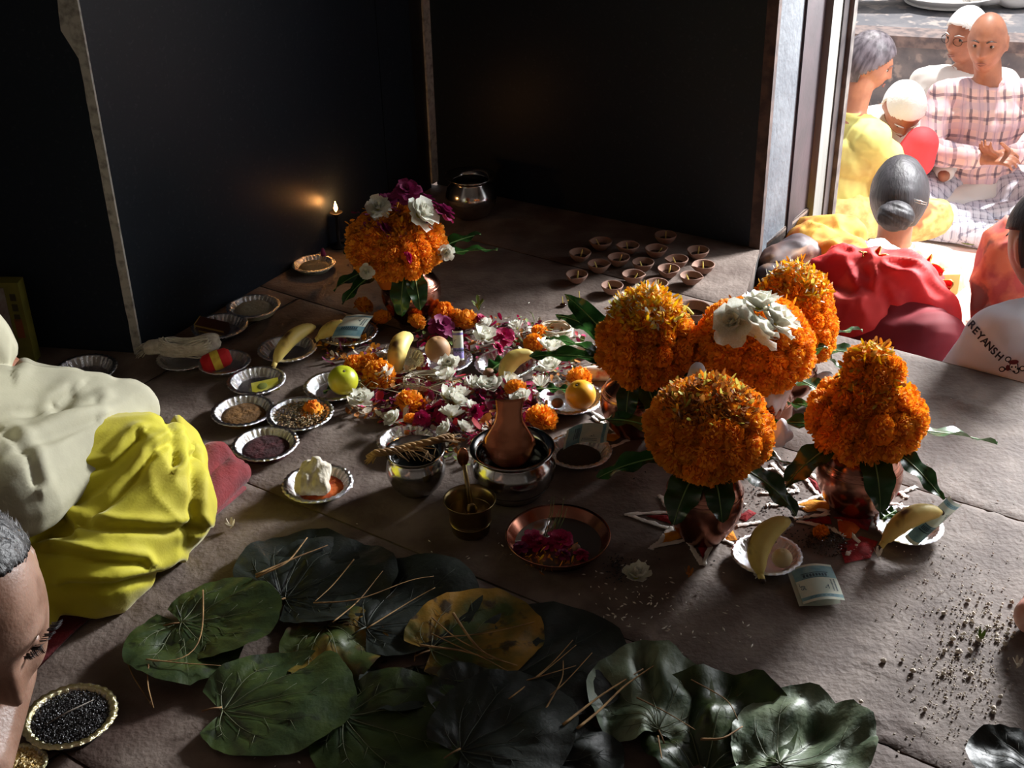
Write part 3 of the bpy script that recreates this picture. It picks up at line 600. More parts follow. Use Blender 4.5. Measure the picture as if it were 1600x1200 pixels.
def banana_mesh(L=.17, R=.017, bend=1.1, seed=0):
    n = 26; pts = []; rad = []; rr = L / bend
    for i in range(n + 1):
        t = i / n; a = (t - .5) * bend; pts.append((rr * math.sin(a), 0, rr * (1 - math.cos(a)) ))
        k = math.sin(math.pi * min(1, max(0, t))) ** .38 if 0 < t < 1 else .0
        q = R * max(k, .0); 
        if t < .1: q = R * (.34 + .66 * (t / .1) ** 1.3 * max(k, .3))
        if t > .93: q = R * max(.22, k * .8)
        rad.append(max(q, R * .22))
    v, f = tube(pts, rad, 10, up=(0, 1, 0)); 
    a = np.arange(len(v)) % 10; mb = MB(); v += np.random.RandomState(seed).uniform(-.0004, .0004, v.shape)
    mb.add(v, f, 0); mb.add(*tube([pts[0], np.array(pts[0]) + (np.array(pts[0]) - np.array(pts[1])) * 2.2], [R * .34, R * .3], 8), 0); mb.add(*sphere(R * .3, 8, 6, (1, 1, 1), pts[-1]), 1)
    mb.add(*sphere(R * .33, 8, 6, (1, 1, 1), np.array(pts[0]) + (np.array(pts[0]) - np.array(pts[1])) * 2.2), 1)
    return mb.mesh('banana', [banana_m, banana_t])
BAN = [banana_mesh(.15, .0165, 1.0, 1), banana_mesh(.135, .018, 1.35, 2)]
def banana(px0, px1, z0, z1, label, k=0, roll=0., s=1, fat=1.0):
    """banana from the point under px0 (height z0) to the one under px1 (z1)"""
    a = P(*px0, z0); b = P(*px1, z1); x = V(b - a); L0 = .145 if k == 0 else .12; s = x.length / L0; x.normalize()
    y = Vector((0, 0, 1)).cross(x).normalized(); zv = x.cross(y)
    q = Matrix((x, y, zv)).transposed() @ Matrix.Rotation(roll, 3, 'X'); m = V((a + b) / 2)
    o = put('banana', BAN[k], None, m, q.to_euler(), (s, fat, fat), label, 'fruit'); return o
def ball_mesh(r, mat, name='fruit', stem=None, squ=.94, top=.02):
    v, f = sphere(r, 28, 18); v[:, 2] *= squ; rad = np.hypot(v[:, 0], v[:, 1]) / r; v[:, 2] -= np.sign(v[:, 2]) * r * .10 * np.exp(-(rad / .16) ** 2)
    mb = MB().add(v, f, 0); 
    if stem: mb.add(*tube([(0, 0, r * .8), (0, 0, r * .9)], [r * .1, r * .07], 8), 1)
    return mb.mesh(name, [mat, stem or mat])
NUT = ball_mesh(.012, nut_m, 'betel_nut', None, .85)
def nut(px, z, label): return put('betel_nut', NUT, None, P(px[0], px[1], z), (0, 0, 0), 1, label, 'nut')

noteA = M('note_paper_teal', (100, 140, 150), rough=.7, c2=(124, 160, 164), nscale=60); noteB = M('note_paper_cream', (206, 206, 186), rough=.7, c2=(186, 196, 180), nscale=40); noteC = M('note_ink', (48, 70, 84), rough=.7)
notev = M('note_paper_violet', (112, 100, 170), rough=.7, c2=(150, 140, 200), nscale=60)
def note_mesh(W, L, fn, mats=(noteA, noteB, noteC), bands=((0, .06, 1), (.06, .42, 0), (.42, .86, 1), (.86, .94, 0), (.94, 1, 1))):
    """banknote sheet W x L bent by fn(x,y)->z-offset/point, printed in bands; digits as thin print"""
    mb = MB(); nu = 12
    for a, b, mi in bands:
        v, f = sheet(lambda p, q: fn((p - .5) * W, (a + (b - a) * q) * L), nu, 8); mb.add(v, f, mi)
    def pr(x0, x1, y0, y1, mi=2, lift=.0004):
        v, f = sheet(lambda p, q: tuple(np.array(fn((x0 + (x1 - x0) * p - .5) * W, (y0 + (y1 - y0) * q) * L)) + np.array((0, 0, lift))), 4, 3); mb.add(v, f, mi)
    for k in range(8): pr(.2 + k * .075, .25 + k * .075, .3, .38)
    pr(.16, .82, .26, .28); pr(.16, .82, .395, .405); 
    for k in range(9): pr(.80, .84, .48 + k * .035, .50 + k * .035)
    for k in range(11): pr(.88, .915, .46 + k * .03, .48 + k * .03)
    for k in range(6): pr(.2 + k * .1, .26 + k * .1, .895, .905)
    pr(.70, .72, .62, .74); pr(.66, .70, .66, .68); pr(.62, .66, .70, .72); pr(.05, .06, .48, .58)
    me = mb.mesh('banknote', list(mats)); return me
def txt(body, size, mat, parent, loc, rot, name='printed_digits', font_ext=.0002, **k):
    cu = bpy.data.curves.new(name, 'FONT'); cu.body = body; cu.size = size; cu.extrude = font_ext; cu.align_x = 'CENTER'; cu.align_y = 'CENTER'
    o = bpy.data.objects.new(name, cu); COL.objects.link(o); dg = bpy.context.evaluated_depsgraph_get(); dg.update(); me = bpy.data.meshes.new_from_object(o.evaluated_get(dg))
    bpy.data.objects.remove(o); me.name = name; me.materials.clear(); me.materials.append(mat); return put(name, me, parent, loc, rot, **k)

# each bowl and what lies in it
bowl((135, 581), 99, 'silver foil bowl standing empty near the left wall')
c, s = bowl((345, 513), 88, 'silver foil bowl holding a dark packet near the back left wall', var=1)
pk = thing('incense_packet', 'small dark brown packet with gold edging in a foil bowl', 'packet', (c[0] - .25 * s, c[1] - .05 * s, .1 * s), .15); pk.rotation_euler = (.25, .1, -.3)
put('box', MB().add(*box(-.036, .036, -.014, .014, 0, .022)).mesh('pk', [M('packet_brown', (70, 40, 30), rough=.35)], False), pk); put('gold_edge', MB().add(*box(-.036, .036, -.0146, -.0139, .002, .006)).add(*box(-.036, .036, -.0146, -.0139, .016, .020)).add(*box(-.0365, -.034, -.0146, .0146, 0, .0222)).mesh('ge', [M('packet_gold', (168, 140, 70), rough=.4)], False), pk)
c, s = bowl((397, 482), 84, 'silver foil bowl of pale grey flour, farthest back of the left row'); powder(c, s, (150, 146, 128), 'pale grey flour filling the farthest foil bowl of the left row', 'flour', h=.2, R=.8)
c, s = bowl((290, 562), 86, 'foil bowl under a hank of white cotton thread')
c2, s2 = bowl((352, 569), 82, 'reddish foil bowl holding a roll of red thread', var=1)
rr = thing('thread_roll', 'roll of red sacred thread with a yellow paper band', 'thread', P(338, 563, .028), .35); rr.rotation_euler = (0, R_(78), .35)
v, f = lathe([(.001, -.032), (.012, -.032), (.019, -.024), (.0205, -.008), (.0205, .008), (.019, .024), (.012, .032), (.001, .032)], 24); put('thread', MB().add(v, f).mesh('thr', [thread_r]), rr)
put('paper_band', lathe_mesh([(.0212, -.009), (.0216, 0), (.0212, .009)], 24, M('yellow_label', (212, 182, 60), rough=.6, c2=(190, 150, 40), nscale=50), 'band'), rr)
c, s = bowl((402, 598), 91, 'foil bowl with a small yellow packet in it', var=0)
pk = thing('yellow_packet', 'small flat yellow packet lying in a foil bowl', 'packet', (c[0] + .02, c[1] - .2 * s, .09 * s), .2); pk.rotation_euler = (.2, -.1, .22); put('pouch', MB().add(*box(-.028, .028, -.017, .017, 0, .005)).mesh('p', [M('packet_yellow', (178, 170, 52), rough=.4, c2=(196, 190, 90), nscale=30)], False), pk); put('round_emblem', lathe_mesh([(.001, .0056), (.009, .0056), (.0105, .005)], 20, M('packet_emblem', (120, 128, 60), rough=.5), 'em'), pk, (-.006, 0, 0))
c, s = bowl((381, 645), 99, 'foil bowl of orange-brown powder in the left row', var=1); powder(c, s, (112, 76, 30), 'orange-brown turmeric powder in a foil bowl', h=.15, R=.75, c2=(92, 62, 24), rough=.3)
c, s = bowl((470, 650), 105, 'foil bowl of mixed grains beside the lime'); stuffin(c, s, 'mixed_grains', 'mixed brown seeds and grains filling a foil bowl', 'grain', grains(900, .84 * s, .14 * s, .007, [M('seed_brown', (110, 84, 50), rough=.7), M('seed_tan', (180, 146, 100), rough=.6), M('seed_olive', (84, 76, 42), rough=.7)], 3), .16)
powder(c, s, (232, 116, 14), 'bright orange lump of powder heaped on the mixed grains', 'orange_powder', R=.38, h=.34, off=(.35, .22), flat=False, rough=.6, c2=(236, 150, 30), sc=60).location.z = .16 * s
c, s = bowl((416, 697), 104, 'foil bowl of dark red vermilion, nearest the maroon cushion'); powder(c, s, (62, 8, 14), 'dark red vermilion powder in a foil bowl', h=.15, R=.77, c2=(44, 5, 10), rough=.3)
c, s = bowl((498, 759), 111, 'foil bowl with wadded white thread and orange-red powder', var=1); powder(c, s, (150, 50, 18), 'orange-red powder paste beside wadded white thread', h=.12, R=.66, off=(.1, .05), c2=(190, 90, 24), rough=.4)
def thread_wad(c, r0, r1, label, seed, n=46, mats=(cotton,), name='white_thread', hh=.03, turns=1.6, rt=.0014, loc=None, cat='thread'):
    r = random.Random(seed); mb = MB()
    for i in range(n):
        a0 = r.random() * 6.28; tilt = Euler((r.uniform(-.5, .5), r.uniform(-.5, .5), r.random() * 6.28)); rad = r.uniform(.75, 1.1); pts = []
        for k in range(22):
            a = a0 + turns * 6.283 * k / 21 ; q = Vector((r0 * rad * math.cos(a), r1 * rad * math.sin(a), hh * .25 * math.sin(a * 1.5 + i))); q.rotate(Euler((tilt.x * .6, tilt.y * .6, r.uniform(-.02, .02)))); pts.append((q.x, q.y, max(q.z, -hh * .4) + hh * .5 + hh * .5 * (i / n - .5)))
        mb.add(*tube(pts, rt, 5, cap=False))
    return put(name, mb.mesh(name, list(mats)), None, c, (0, 0, 0), 1, label, cat)
p = P(491, 754, .02); o = blob([capsule((-.014, -.008, .01), (-.01, .02, .02), .018, .014), capsule((.012, -.014, .008), (.016, .012, .02), .016, .016), capsule((-.004, .0, .02), (.006, .016, .036), .012, .010), capsule((-.02, -.015, .0), (.02, -.018, .0), .014, .013)], cotton, .0022, 3, folds(.0022, 90, (0, .5, 1), .2, 4)); put('cotton_wad', o, None, p, (0, 0, 0), 1, 'crumpled wad of white cotton thread in the foil bowl below the red powder', 'thread')
thread_wad(P(291, 553, .032), .055, .012, 'long hank of white cotton thread laid over a foil bowl', 5, 50, hh=.03).rotation_euler = (0, 0, -.12)
o = blob([capsule((-.07, .0, .02), (-.02, .0, .026), .016, .018), capsule((-.02, .0, .026), (.03, -.004, .028), .018, .018), capsule((.03, -.004, .03), (.062, -.002, .034), .017, .022)], cotton, .0025, 3, folds(.0028, 70, (1, .3, .2), .25, 8)); put('cotton_hank', o, None, P(288, 556, .008), (0, 0, -.05), 1, 'twisted cotton hank with a rounded end over the foil bowls at left', 'thread')
mbf = MB()
for i in range(26):
    a = RND.uniform(-.7, .7); L = RND.uniform(.015, .035); z0 = RND.uniform(.005, .03); mbf.add(*tube([(0, 0, z0), (-L * math.cos(a) * .6, L * math.sin(a) * .6, z0 - .004), (-L * math.cos(a), L * math.sin(a), z0 - .012)], .0009, 4))
put('thread_fringe', mbf.mesh('fringe', [cotton]), None, P(236, 552, .004), (0, 0, 0), 1, 'frayed thread ends at the wall side of the cotton hank', 'thread', kind='stuff')
c, s = bowl((450, 548), 92, 'foil bowl with an unripe banana, nearest the left row of bowls'); banana((424, 556), (488, 500), .035, .06, 'greenish banana with a dark spotted tip in the left foil bowl', 0, 2.9)
c, s = bowl((545, 523), 92, 'foil bowl under a folded note and a banana, beside the back left pot', var=1); banana((498, 512), (560, 512), .05, .04, 'dull banana lying behind the folded note', 1, 2.6)
c, s = bowl((524, 606), 97, 'foil bowl holding a green lime'); fruit(ball_mesh(.031, lime_m, 'lime', banana_t), (536, 594), 'glossy green lime in a foil bowl', name='lime', z=.042, rot=(.3, .2, 0))
put('mango_leaf', leaf_blade(.07, .03, .1, .2, seed=50), None, P(505, 612, .02), (0, 0, -1.2), 1, 'small leaf under the lime', 'leaf')
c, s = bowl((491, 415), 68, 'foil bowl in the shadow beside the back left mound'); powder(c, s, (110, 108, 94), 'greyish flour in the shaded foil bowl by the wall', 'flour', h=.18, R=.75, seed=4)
c, s = bowl((638, 692), 96, 'foil bowl behind the small steel pot, holding white sweets', var=0)
powder(c, s, (190, 180, 168), 'white lumps in the foil bowl behind the small steel pot', 'sugar_lumps', R=.6, h=.22, off=(-.2, .1), flat=False, rough=.9)
bloom('red_bud', blob([capsule((0, 0, 0), (.004, -.002, .022), .004, .005)], M('red_bud', (206, 50, 40), rough=.7), .0012, 1), (612, 704), None, 1, 'thin red chilli-like bud leaning on the small steel pot', rot=(.5, -.3, 0), z=.06)
c, s = bowl((891, 625), 106, 'foil bowl with a yellow fruit, between the large steel pot and the cluster', var=1); fruit(ball_mesh(.031, yfruit, 'orange', banana_t), (907, 617), 'shiny yellow orange in a foil bowl', name='orange', z=.04, rot=(.2, -.3, 0)); nut((871, 630), .03, 'round betel nut beside the yellow orange')
put('mango_leaf', leaf_blade(.085, .026, .15, .25, seed=51), None, P(838, 608, .03), (0, 0, ground_angle(.08, -.02)), 1, 'dark narrow leaf over the bowl of the yellow orange', 'leaf')
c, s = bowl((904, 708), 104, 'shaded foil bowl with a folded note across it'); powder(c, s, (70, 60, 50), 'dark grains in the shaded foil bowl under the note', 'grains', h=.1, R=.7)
def note_roll(x, y): 
    return (x, y, .004 + .010 * math.sin(min(1, max(0, y / .07)) * 3.1) + .0015 * math.sin(x * 120))
nt = thing('banknote', 'folded greenish note standing across the shaded foil bowl', 'banknote', P(884, 690, .05), 0); nt.rotation_euler = (.35, .25, -1.75)
put('paper', note_mesh(.05, .085, note_roll), nt)
def fold2(x, y): return (x, y * .6, .012 - .16 * abs(y - .04) ** 1.2)
c, s = bowl((790, 572), 96, 'foil bowl holding an upright ripe banana and a leaf', var=0); banana((776, 587), (822, 542), .03, .075, 'ripe banana with a dark streak standing in the central foil bowl', 1, 2.2, fat=1.05)
put('mango_leaf', leaf_blade(.06, .045, .5, .5, seed=52), None, P(762, 585, .02), (0, 0, ground_angle(.06, .05)), 1, 'dark leaf standing behind the ripe central banana', 'leaf'); nut((764, 583), .022, 'pale betel nut at the foot of the ripe central banana')
c, s = bowl((697, 565), 84, 'foil bowl with a round brown fruit in the middle of the offerings', var=1); fruit(ball_mesh(.027, brownfruit, 'sapodilla', banana_t, 1.05), (684, 546), 'round brown sapodilla in a foil bowl', name='sapodilla', z=.045)
nt = thing('banknote', 'violet and green note rolled upright beside the brown sapodilla', 'banknote', P(718, 562, .015), 0); nt.rotation_euler = (1.25, .2, .6)
def curlv(x, y): a = (x + .025) / .05 * 4.2; return (.011 * math.cos(a) * (1 + x * 9), y, .011 * math.sin(a))
put('paper', note_mesh(.05, .062, curlv, (notev, noteB, noteC)), nt)
c, s = bowl((622, 566), 92, 'foil bowl in shade under the spotted banana', var=0); banana((612, 572), (634, 514), .03, .065, 'spotted banana leaning upright between the note and the sapodilla', 1, 2.9, fat=1.2)
c, s = bowl((1197, 869), 110, 'foil bowl nearest the banknote, with a strongly curved banana', var=0, tilt=(0, 0)); banana((1168, 884), (1214, 802), .03, .09, 'strongly curved pale banana with a dark bruise in the front foil bowl', 1, 1.9, fat=1.1)
fruit(ball_mesh(.017, M('peeled_fruit', (206, 186, 140), rough=.5), 'small_fruit'), (1222, 872), 'small cream fruit beside the curved banana', name='small_fruit', z=.025)
c, s = bowl((1418, 824), 106, 'foil bowl at the right with a long straight banana', gold=0, var=1); banana((1376, 832), (1468, 785), .04, .07, 'long yellow banana lying across the rightmost foil bowl', 0, 2.9, fat=1.08)
put('mango_leaf', leaf_blade(.04, .035, .1, .2, seed=53), None, P(1378, 812, .035), (0, 0, -.9), 1, 'square-cut dark leaf behind the long yellow banana', 'leaf')
nt = thing('banknote', 'pale rolled note sticking out of the rightmost foil bowl', 'banknote', P(1425, 850, .02), 0); nt.rotation_euler = (.25, 0, ground_angle(*(P(1495, 806) - P(1425, 850))[:2]))
def curl(x, y): a = x / .04 * 2.4; return (.015 * math.sin(a), y, .015 * (1 - math.cos(a)))
put('paper', note_mesh(.04, .12, curl), nt)
c, s = bowl((113, 1122), 145, 'foil bowl of black sesame at the bottom left', gold=1); stuffin(c, s, 'black_sesame', 'black sesame seeds filling the bottom left foil bowl', 'seeds', grains(2600, .80 * s, .05 * s, .0042, [M('sesame_black', (20, 18, 20), rough=.4), M('sesame_dark', (34, 30, 30), rough=.5)], 4, W=.55), .225)
stuffin(c, s, 'sesame_bed', 'dark bed of sesame under the loose seeds', 'seeds', heap_mesh(.80 * s, .2 * s, MATS['sesame_black'], 1, .02, True), .03)
put('dry_husk', MB().add(*tube([(-.03, -.02, 0), (0, 0, .006), (.028, .026, .003)], [.0005, .0015, .0004], 5)).mesh('b', [M('pale_husk', (120, 110, 100), rough=.6)]), None, (c[0] - .0, c[1], .29 * s), (0, 0, 0), 1, 'thin dry husk lying on the black sesame', 'husk')
c, s = bowl((30, 1197), 92, 'foil bowl of golden grain cut off at the bottom left corner', gold=1); stuffin(c, s, 'golden_grain', 'golden husked grain in the corner foil bowl', 'grain', grains(500, .8 * s, .1 * s, .009, [M('husk_gold', (196, 166, 96), rough=.5), M('husk_pale', (220, 200, 150), rough=.5)], 6), .15)
stuffin(c, s, 'grain_bed', 'bed of grain under the loose husks', 'grain', heap_mesh(.78 * s, .18 * s, MATS['husk_gold'], 1, .1, True), .02)

# free-standing notes
nt = thing('banknote', 'greenish note with a pale panel lying slantwise beside the spotted banana', 'banknote', P(540, 530, .05), 0); nt.rotation_euler = (.15, -.12, ground_angle(*(P(602, 512) - P(547, 534))[:2]) + .55)
put('paper', note_mesh(.066, .088, lambda x, y: (x, y, .003 + .004 * math.sin(y * 40) + .002 * math.cos(x * 60))), nt)
bp = P(1287, 946, .001); tp = P(1250, 868, .012); nt = thing('banknote', 'folded greenish 50 note on the floor in front of the right-hand pot', 'banknote', bp, 0)
nt.rotation_euler = (.12, -.04, ground_angle(*(P(1262, 868) - P(1290, 946))[:2]) + .05)
put('paper', note_mesh(.067, .082, lambda x, y: (x, .082 - y, .006 + .006 * math.cos(x * 55) + .004 * math.sin(y * 30))), nt)
put('under_flap', MB().add(*sheet(lambda p, q: ((p - .5) * .067 - .006, q * .08, .0015 + .002 * math.cos(p * 5)), 8, 4)).mesh('flap', [noteB]), nt)
txt('50', .011, noteC, nt, (-.026, .028, .0135), (0, .12, 1.6))

# ---------------------------------------------------------------- METAL POTS
def lota(px, Wpx, Hk, label, mat, prof, mat_in=None, rings=()):
    c = P(px[0], px[1], 0); R = m_at(Wpx / 2, c); t = thing('metal_pot', label, 'pot', c)
    put('body', lathe_mesh([(r * R, z * R) for r, z in prof], 56, mat, 'lota'), t)
    for zz, rr in rings: put('band', lathe_mesh([(rr * R - .001, (zz - .03) * R), (rr * R + .0016, zz * R), (rr * R - .001, (zz + .03) * R)], 48, mat, 'band'), t)
    return c, R, t
LOTA = [(.001, .0), (.50, .0), (.60, .05), (.84, .35), (.97, .68), (1.0, .92), (.95, 1.16), (.84, 1.32), (.80, 1.38), (.86, 1.46), (.97, 1.54), (.99, 1.56), (.95, 1.56), (.80, 1.44), (.74, 1.36), (.8, 1.2), (.9, .9), (.75, .35), (.001, .12)]
cL, RL, tL = lota((652, 765), 93, 1, 'small rounded steel pot with a grass ring across its mouth', steel, LOTA, rings=())
put('water', lathe_mesh([(.001, 1.1 * RL), (.84 * RL, 1.1 * RL)], 32, M('dark_water', (16, 18, 16), rough=.05, spec=.5), 'w'), tL)
BIG = [(.001, 0), (.62, 0), (.68, .03), (.70, .1), (.86, .3), (.98, .55), (1.0, .75), (.95, .95), (.86, 1.06), (.84, 1.1), (.90, 1.16), (.98, 1.22), (1.0, 1.25), (.97, 1.255), (.84, 1.18), (.78, 1.08), (.86, .9), (.9, .6), (.6, .15), (.001, .1)]
cB, RB, tB = lota((802, 768), 132, 1, 'large wide steel pot with banded base holding a copper ladle plate', steel, BIG, rings=((.13, .72), (.22, .78), (.31, .86)))
put('water', lathe_mesh([(.001, .75 * RB), (.86 * RB, .75 * RB)], 32, MATS['dark_water'], 'w'), tB)
VES = [(.001, 0), (.55, 0), (.75, .12), (.95, .5), (1.0, .8), (.92, 1.15), (.72, 1.38), (.70, 1.45), (.80, 1.52), (.98, 1.62), (1.0, 1.65), (.97, 1.65), (.75, 1.54), (.62, 1.45), (.8, 1.15), (.9, .8), (.6, .2), (.001, .1)]
cV, RV, tV = lota((737, 336), 80, 1, 'shiny steel vessel in the dark back corner', steel, VES)
# brass tumbler with spoon
c = P(736, 828); R = m_at(41, c); t = thing('brass_tumbler', 'small flared brass tumbler in front of the large steel pot', 'cup', c)
put('body', lathe_mesh([(.001, 0), (.68 * R, 0), (.72 * R, .05 * R), (.78 * R, .5 * R), (.82 * R, 1.0 * R), (.92 * R, 1.3 * R), (1.0 * R, 1.45 * R), (.985 * R, 1.46 * R), (.9 * R, 1.3 * R), (.79 * R, 1.0 * R), (.7 * R, .2 * R), (.001, .1 * R)], 48, brass, 'tumbler'), t)
for zz in (.45, .52, .59, .95): put('groove_ring', lathe_mesh([(.775 * R, zz * R - .001), (.80 * R, zz * R), (.775 * R, zz * R + .001)], 40, brass, 'ring'), t)
sp = thing('brass_spoon', 'brass spoon leaning upright in the tumbler', 'spoon', (c[0] + .006, c[1], .01), 0); hd = Q(722, 706, c[1] + .03) - np.array([c[0] + .006, c[1], .01])
put('handle', MB().add(*tube([(0, 0, 0), hd * .5, hd * .82], [.006, .0045, .004], 10, .5)).mesh('h', [brass]), sp); put('bowl', MB().add(*sphere(.013, 14, 8, (.8, .35, 1.5), hd * .93)).mesh('b', [copper_dull]), sp)
hp = hd * .15; put('finial', MB().add(*sphere(.008, 10, 8, (1.3, .5, 1.6), hd * .22)).add(*sphere(.006, 10, 8, (1.6, .5, 1), hd * .12)).mesh('fin', [brass]), sp)
# copper argha plate standing in the big pot
ar = thing('copper_ladle_plate', 'pear-shaped copper offering plate standing in the large steel pot', 'plate', (cB[0] - .004, cB[1] + .0, RB * .72), 0)
outl = []; top = Q(797, 622, cB[1] + .045)[2] - RB * .72
def argha(p, q):
    s_ = q; half = float(np.interp(s_, [0, .02, .08, .18, .3, .42, .55, .68, .8, .92, 1.0], [.001, .012, .030, .043, .048, .045, .035, .026, .023, .025, .028]))
    half = max(half, .002)
    x = (p - .5) * 2 * half; zc = s_ * top * 1.03; y = .045 * s_ - .012 + 6.0 * x * x * (1 if s_ < .6 else 1.6); return (x - .008 * s_ + .010 * s_ * s_, y, zc)
me = MB().add(*sheet(argha, 14, 24)).mesh('argha', [copper_dull]); put('plate', solid(me, .0016), ar)
# copper plate with roses
c = P(872, 856); R = m_at(81.5, c); t = thing('copper_plate', 'round copper plate holding water, rose petals and marigold shreds', 'plate', c)
put('dish', lathe_mesh([(.001, .003), (.70 * R, .003), (.80 * R, .008), (.96 * R, .026), (1.0 * R, .029), (1.0 * R, .0265), (.965 * R, .022), (.8 * R, .003), (.68 * R, 0), (.001, 0)], 72, copper, 'dish'), t)
put('water', lathe_mesh([(.001, .011), (.83 * R, .011)], 40, M('plate_water', (200, 170, 150), rough=.03, glass=.9, ior=1.33), 'w'), t)
for nm, me, px, d, lab, rot in [('rose', RS[0], (874, 846), .052, 'full magenta rose standing in the copper plate', (.3, .1, 0)), ('rose', RS[0], (832, 845), .045, 'crushed magenta rose at the left of the copper plate', (.2, -.2, 2)), ('rose', RS[0], (845, 853), .042, 'flattened rose between the two larger ones in the copper plate', (.1, .2, 3)), ('rose', RS[1], (814, 858), .034, 'loose rose petals touching the left rim of the copper plate', (.1, 0, 4)), ('rose', RS[0], (908, 868), .03, 'small broken rose at the right of the copper plate', (.2, .3, 1)), ('rose', RS[1], (880, 868), .03, 'rose fragment below the full rose in the copper plate', (.3, 0, 2))]:
    bloom(nm, me, px, None, d, lab, rot=rot, z=.016)
bloom('rose_hip', ball_mesh(.0075, nut_m, 'hip'), (900, 856), None, 1, 'round grey-green seed head in the copper plate', 'seed', z=.02)
o = put('marigold_shreds', petals_heap(44, 60, .045, lambda r: .012, [orange, ylw, drypet], .01, .004), None, P(860, 880), label='marigold shreds floating near the front rim of the copper plate', cat='petals', kind='stuff')
mbf = MB()
for k in range(7):
    a = P(850 + k * 3, 838, .02); b = Q(862 + k * 4, 775 + RND.uniform(0, 30), a[1] + .05); mbf.add(*tube([a, (a + b) / 2 + np.array([.004, 0, .006]), b], [.0008, .0006, .0003], 4))
put('green_grass_tuft', mbf.mesh('tuft', [greengrass]), None, label='thin tuft of sacred grass rising from the copper plate', cat='grass', kind='stuff')
# kusha ring over the small pot
def rope(pts, n, R, seed, mat, name='rope'):
    r = random.Random(seed); pts = np.array(pts, float); mb = MB(); m = len(pts)
    tt = np.linspace(0, m - 1, 60); cur = np.stack([np.interp(tt, range(m), pts[:, k]) for k in range(3)], 1)
    for s_ in range(3): cur[1:-1] = (cur[:-2] + cur[1:-1] * 2 + cur[2:]) / 4
    for i in range(n):
        ph = 6.283 * i / n; q = [cur[j] + R * np.array([0, math.cos(ph + j * .45), math.sin(ph + j * .45)]) for j in range(60)]; mb.add(*tube(q, R * .75, 5))
    return mb.mesh(name, [mat])
zr = 1.56 * RL + .006; yy = cL[1]
rp = lambda px, py, z: P(px, py, z)
kr = thing('grass_ring', 'twisted dry grass rope laid across the small steel pot', 'rope', rp(640, 700, zr)); o = rope([rp(574, 716, zr - .02), rp(586, 708, zr), rp(612, 706, zr), rp(632, 700, zr), rp(655, 694, zr + .002), rp(690, 686, zr + .004), rp(708, 684, zr)], 4, .0042, 3, twine)
put_world('rope', o, kr)
mbf = MB(); r = random.Random(5)
for i in range(18):
    a = rp(600 + r.random() * 60, 704 - r.random() * 8, zr); mbf.add(*tube([a, a + np.array([r.uniform(.01, .03), -.012, .004]), a + np.array([r.uniform(.02, .045), -.02, -.012])], .0009, 4))
for i in range(22):
    a = rp(672, 688, zr + .004); b = rp(700 + r.random() * 22, 676 + r.random() * 16, zr); mbf.add(*tube([a, (a + b) / 2 + np.array([0, 0, .003]), b], .0008, 4))
for i in range(12):
    a = rp(590, 708, zr); b = rp(568 + r.random() * 14, 716 + r.random() * 10, zr - .02); mbf.add(*tube([a, b], .0009, 4))
put_world('loose_strands', mbf.mesh('ls', [twine]), kr, kind='stuff')
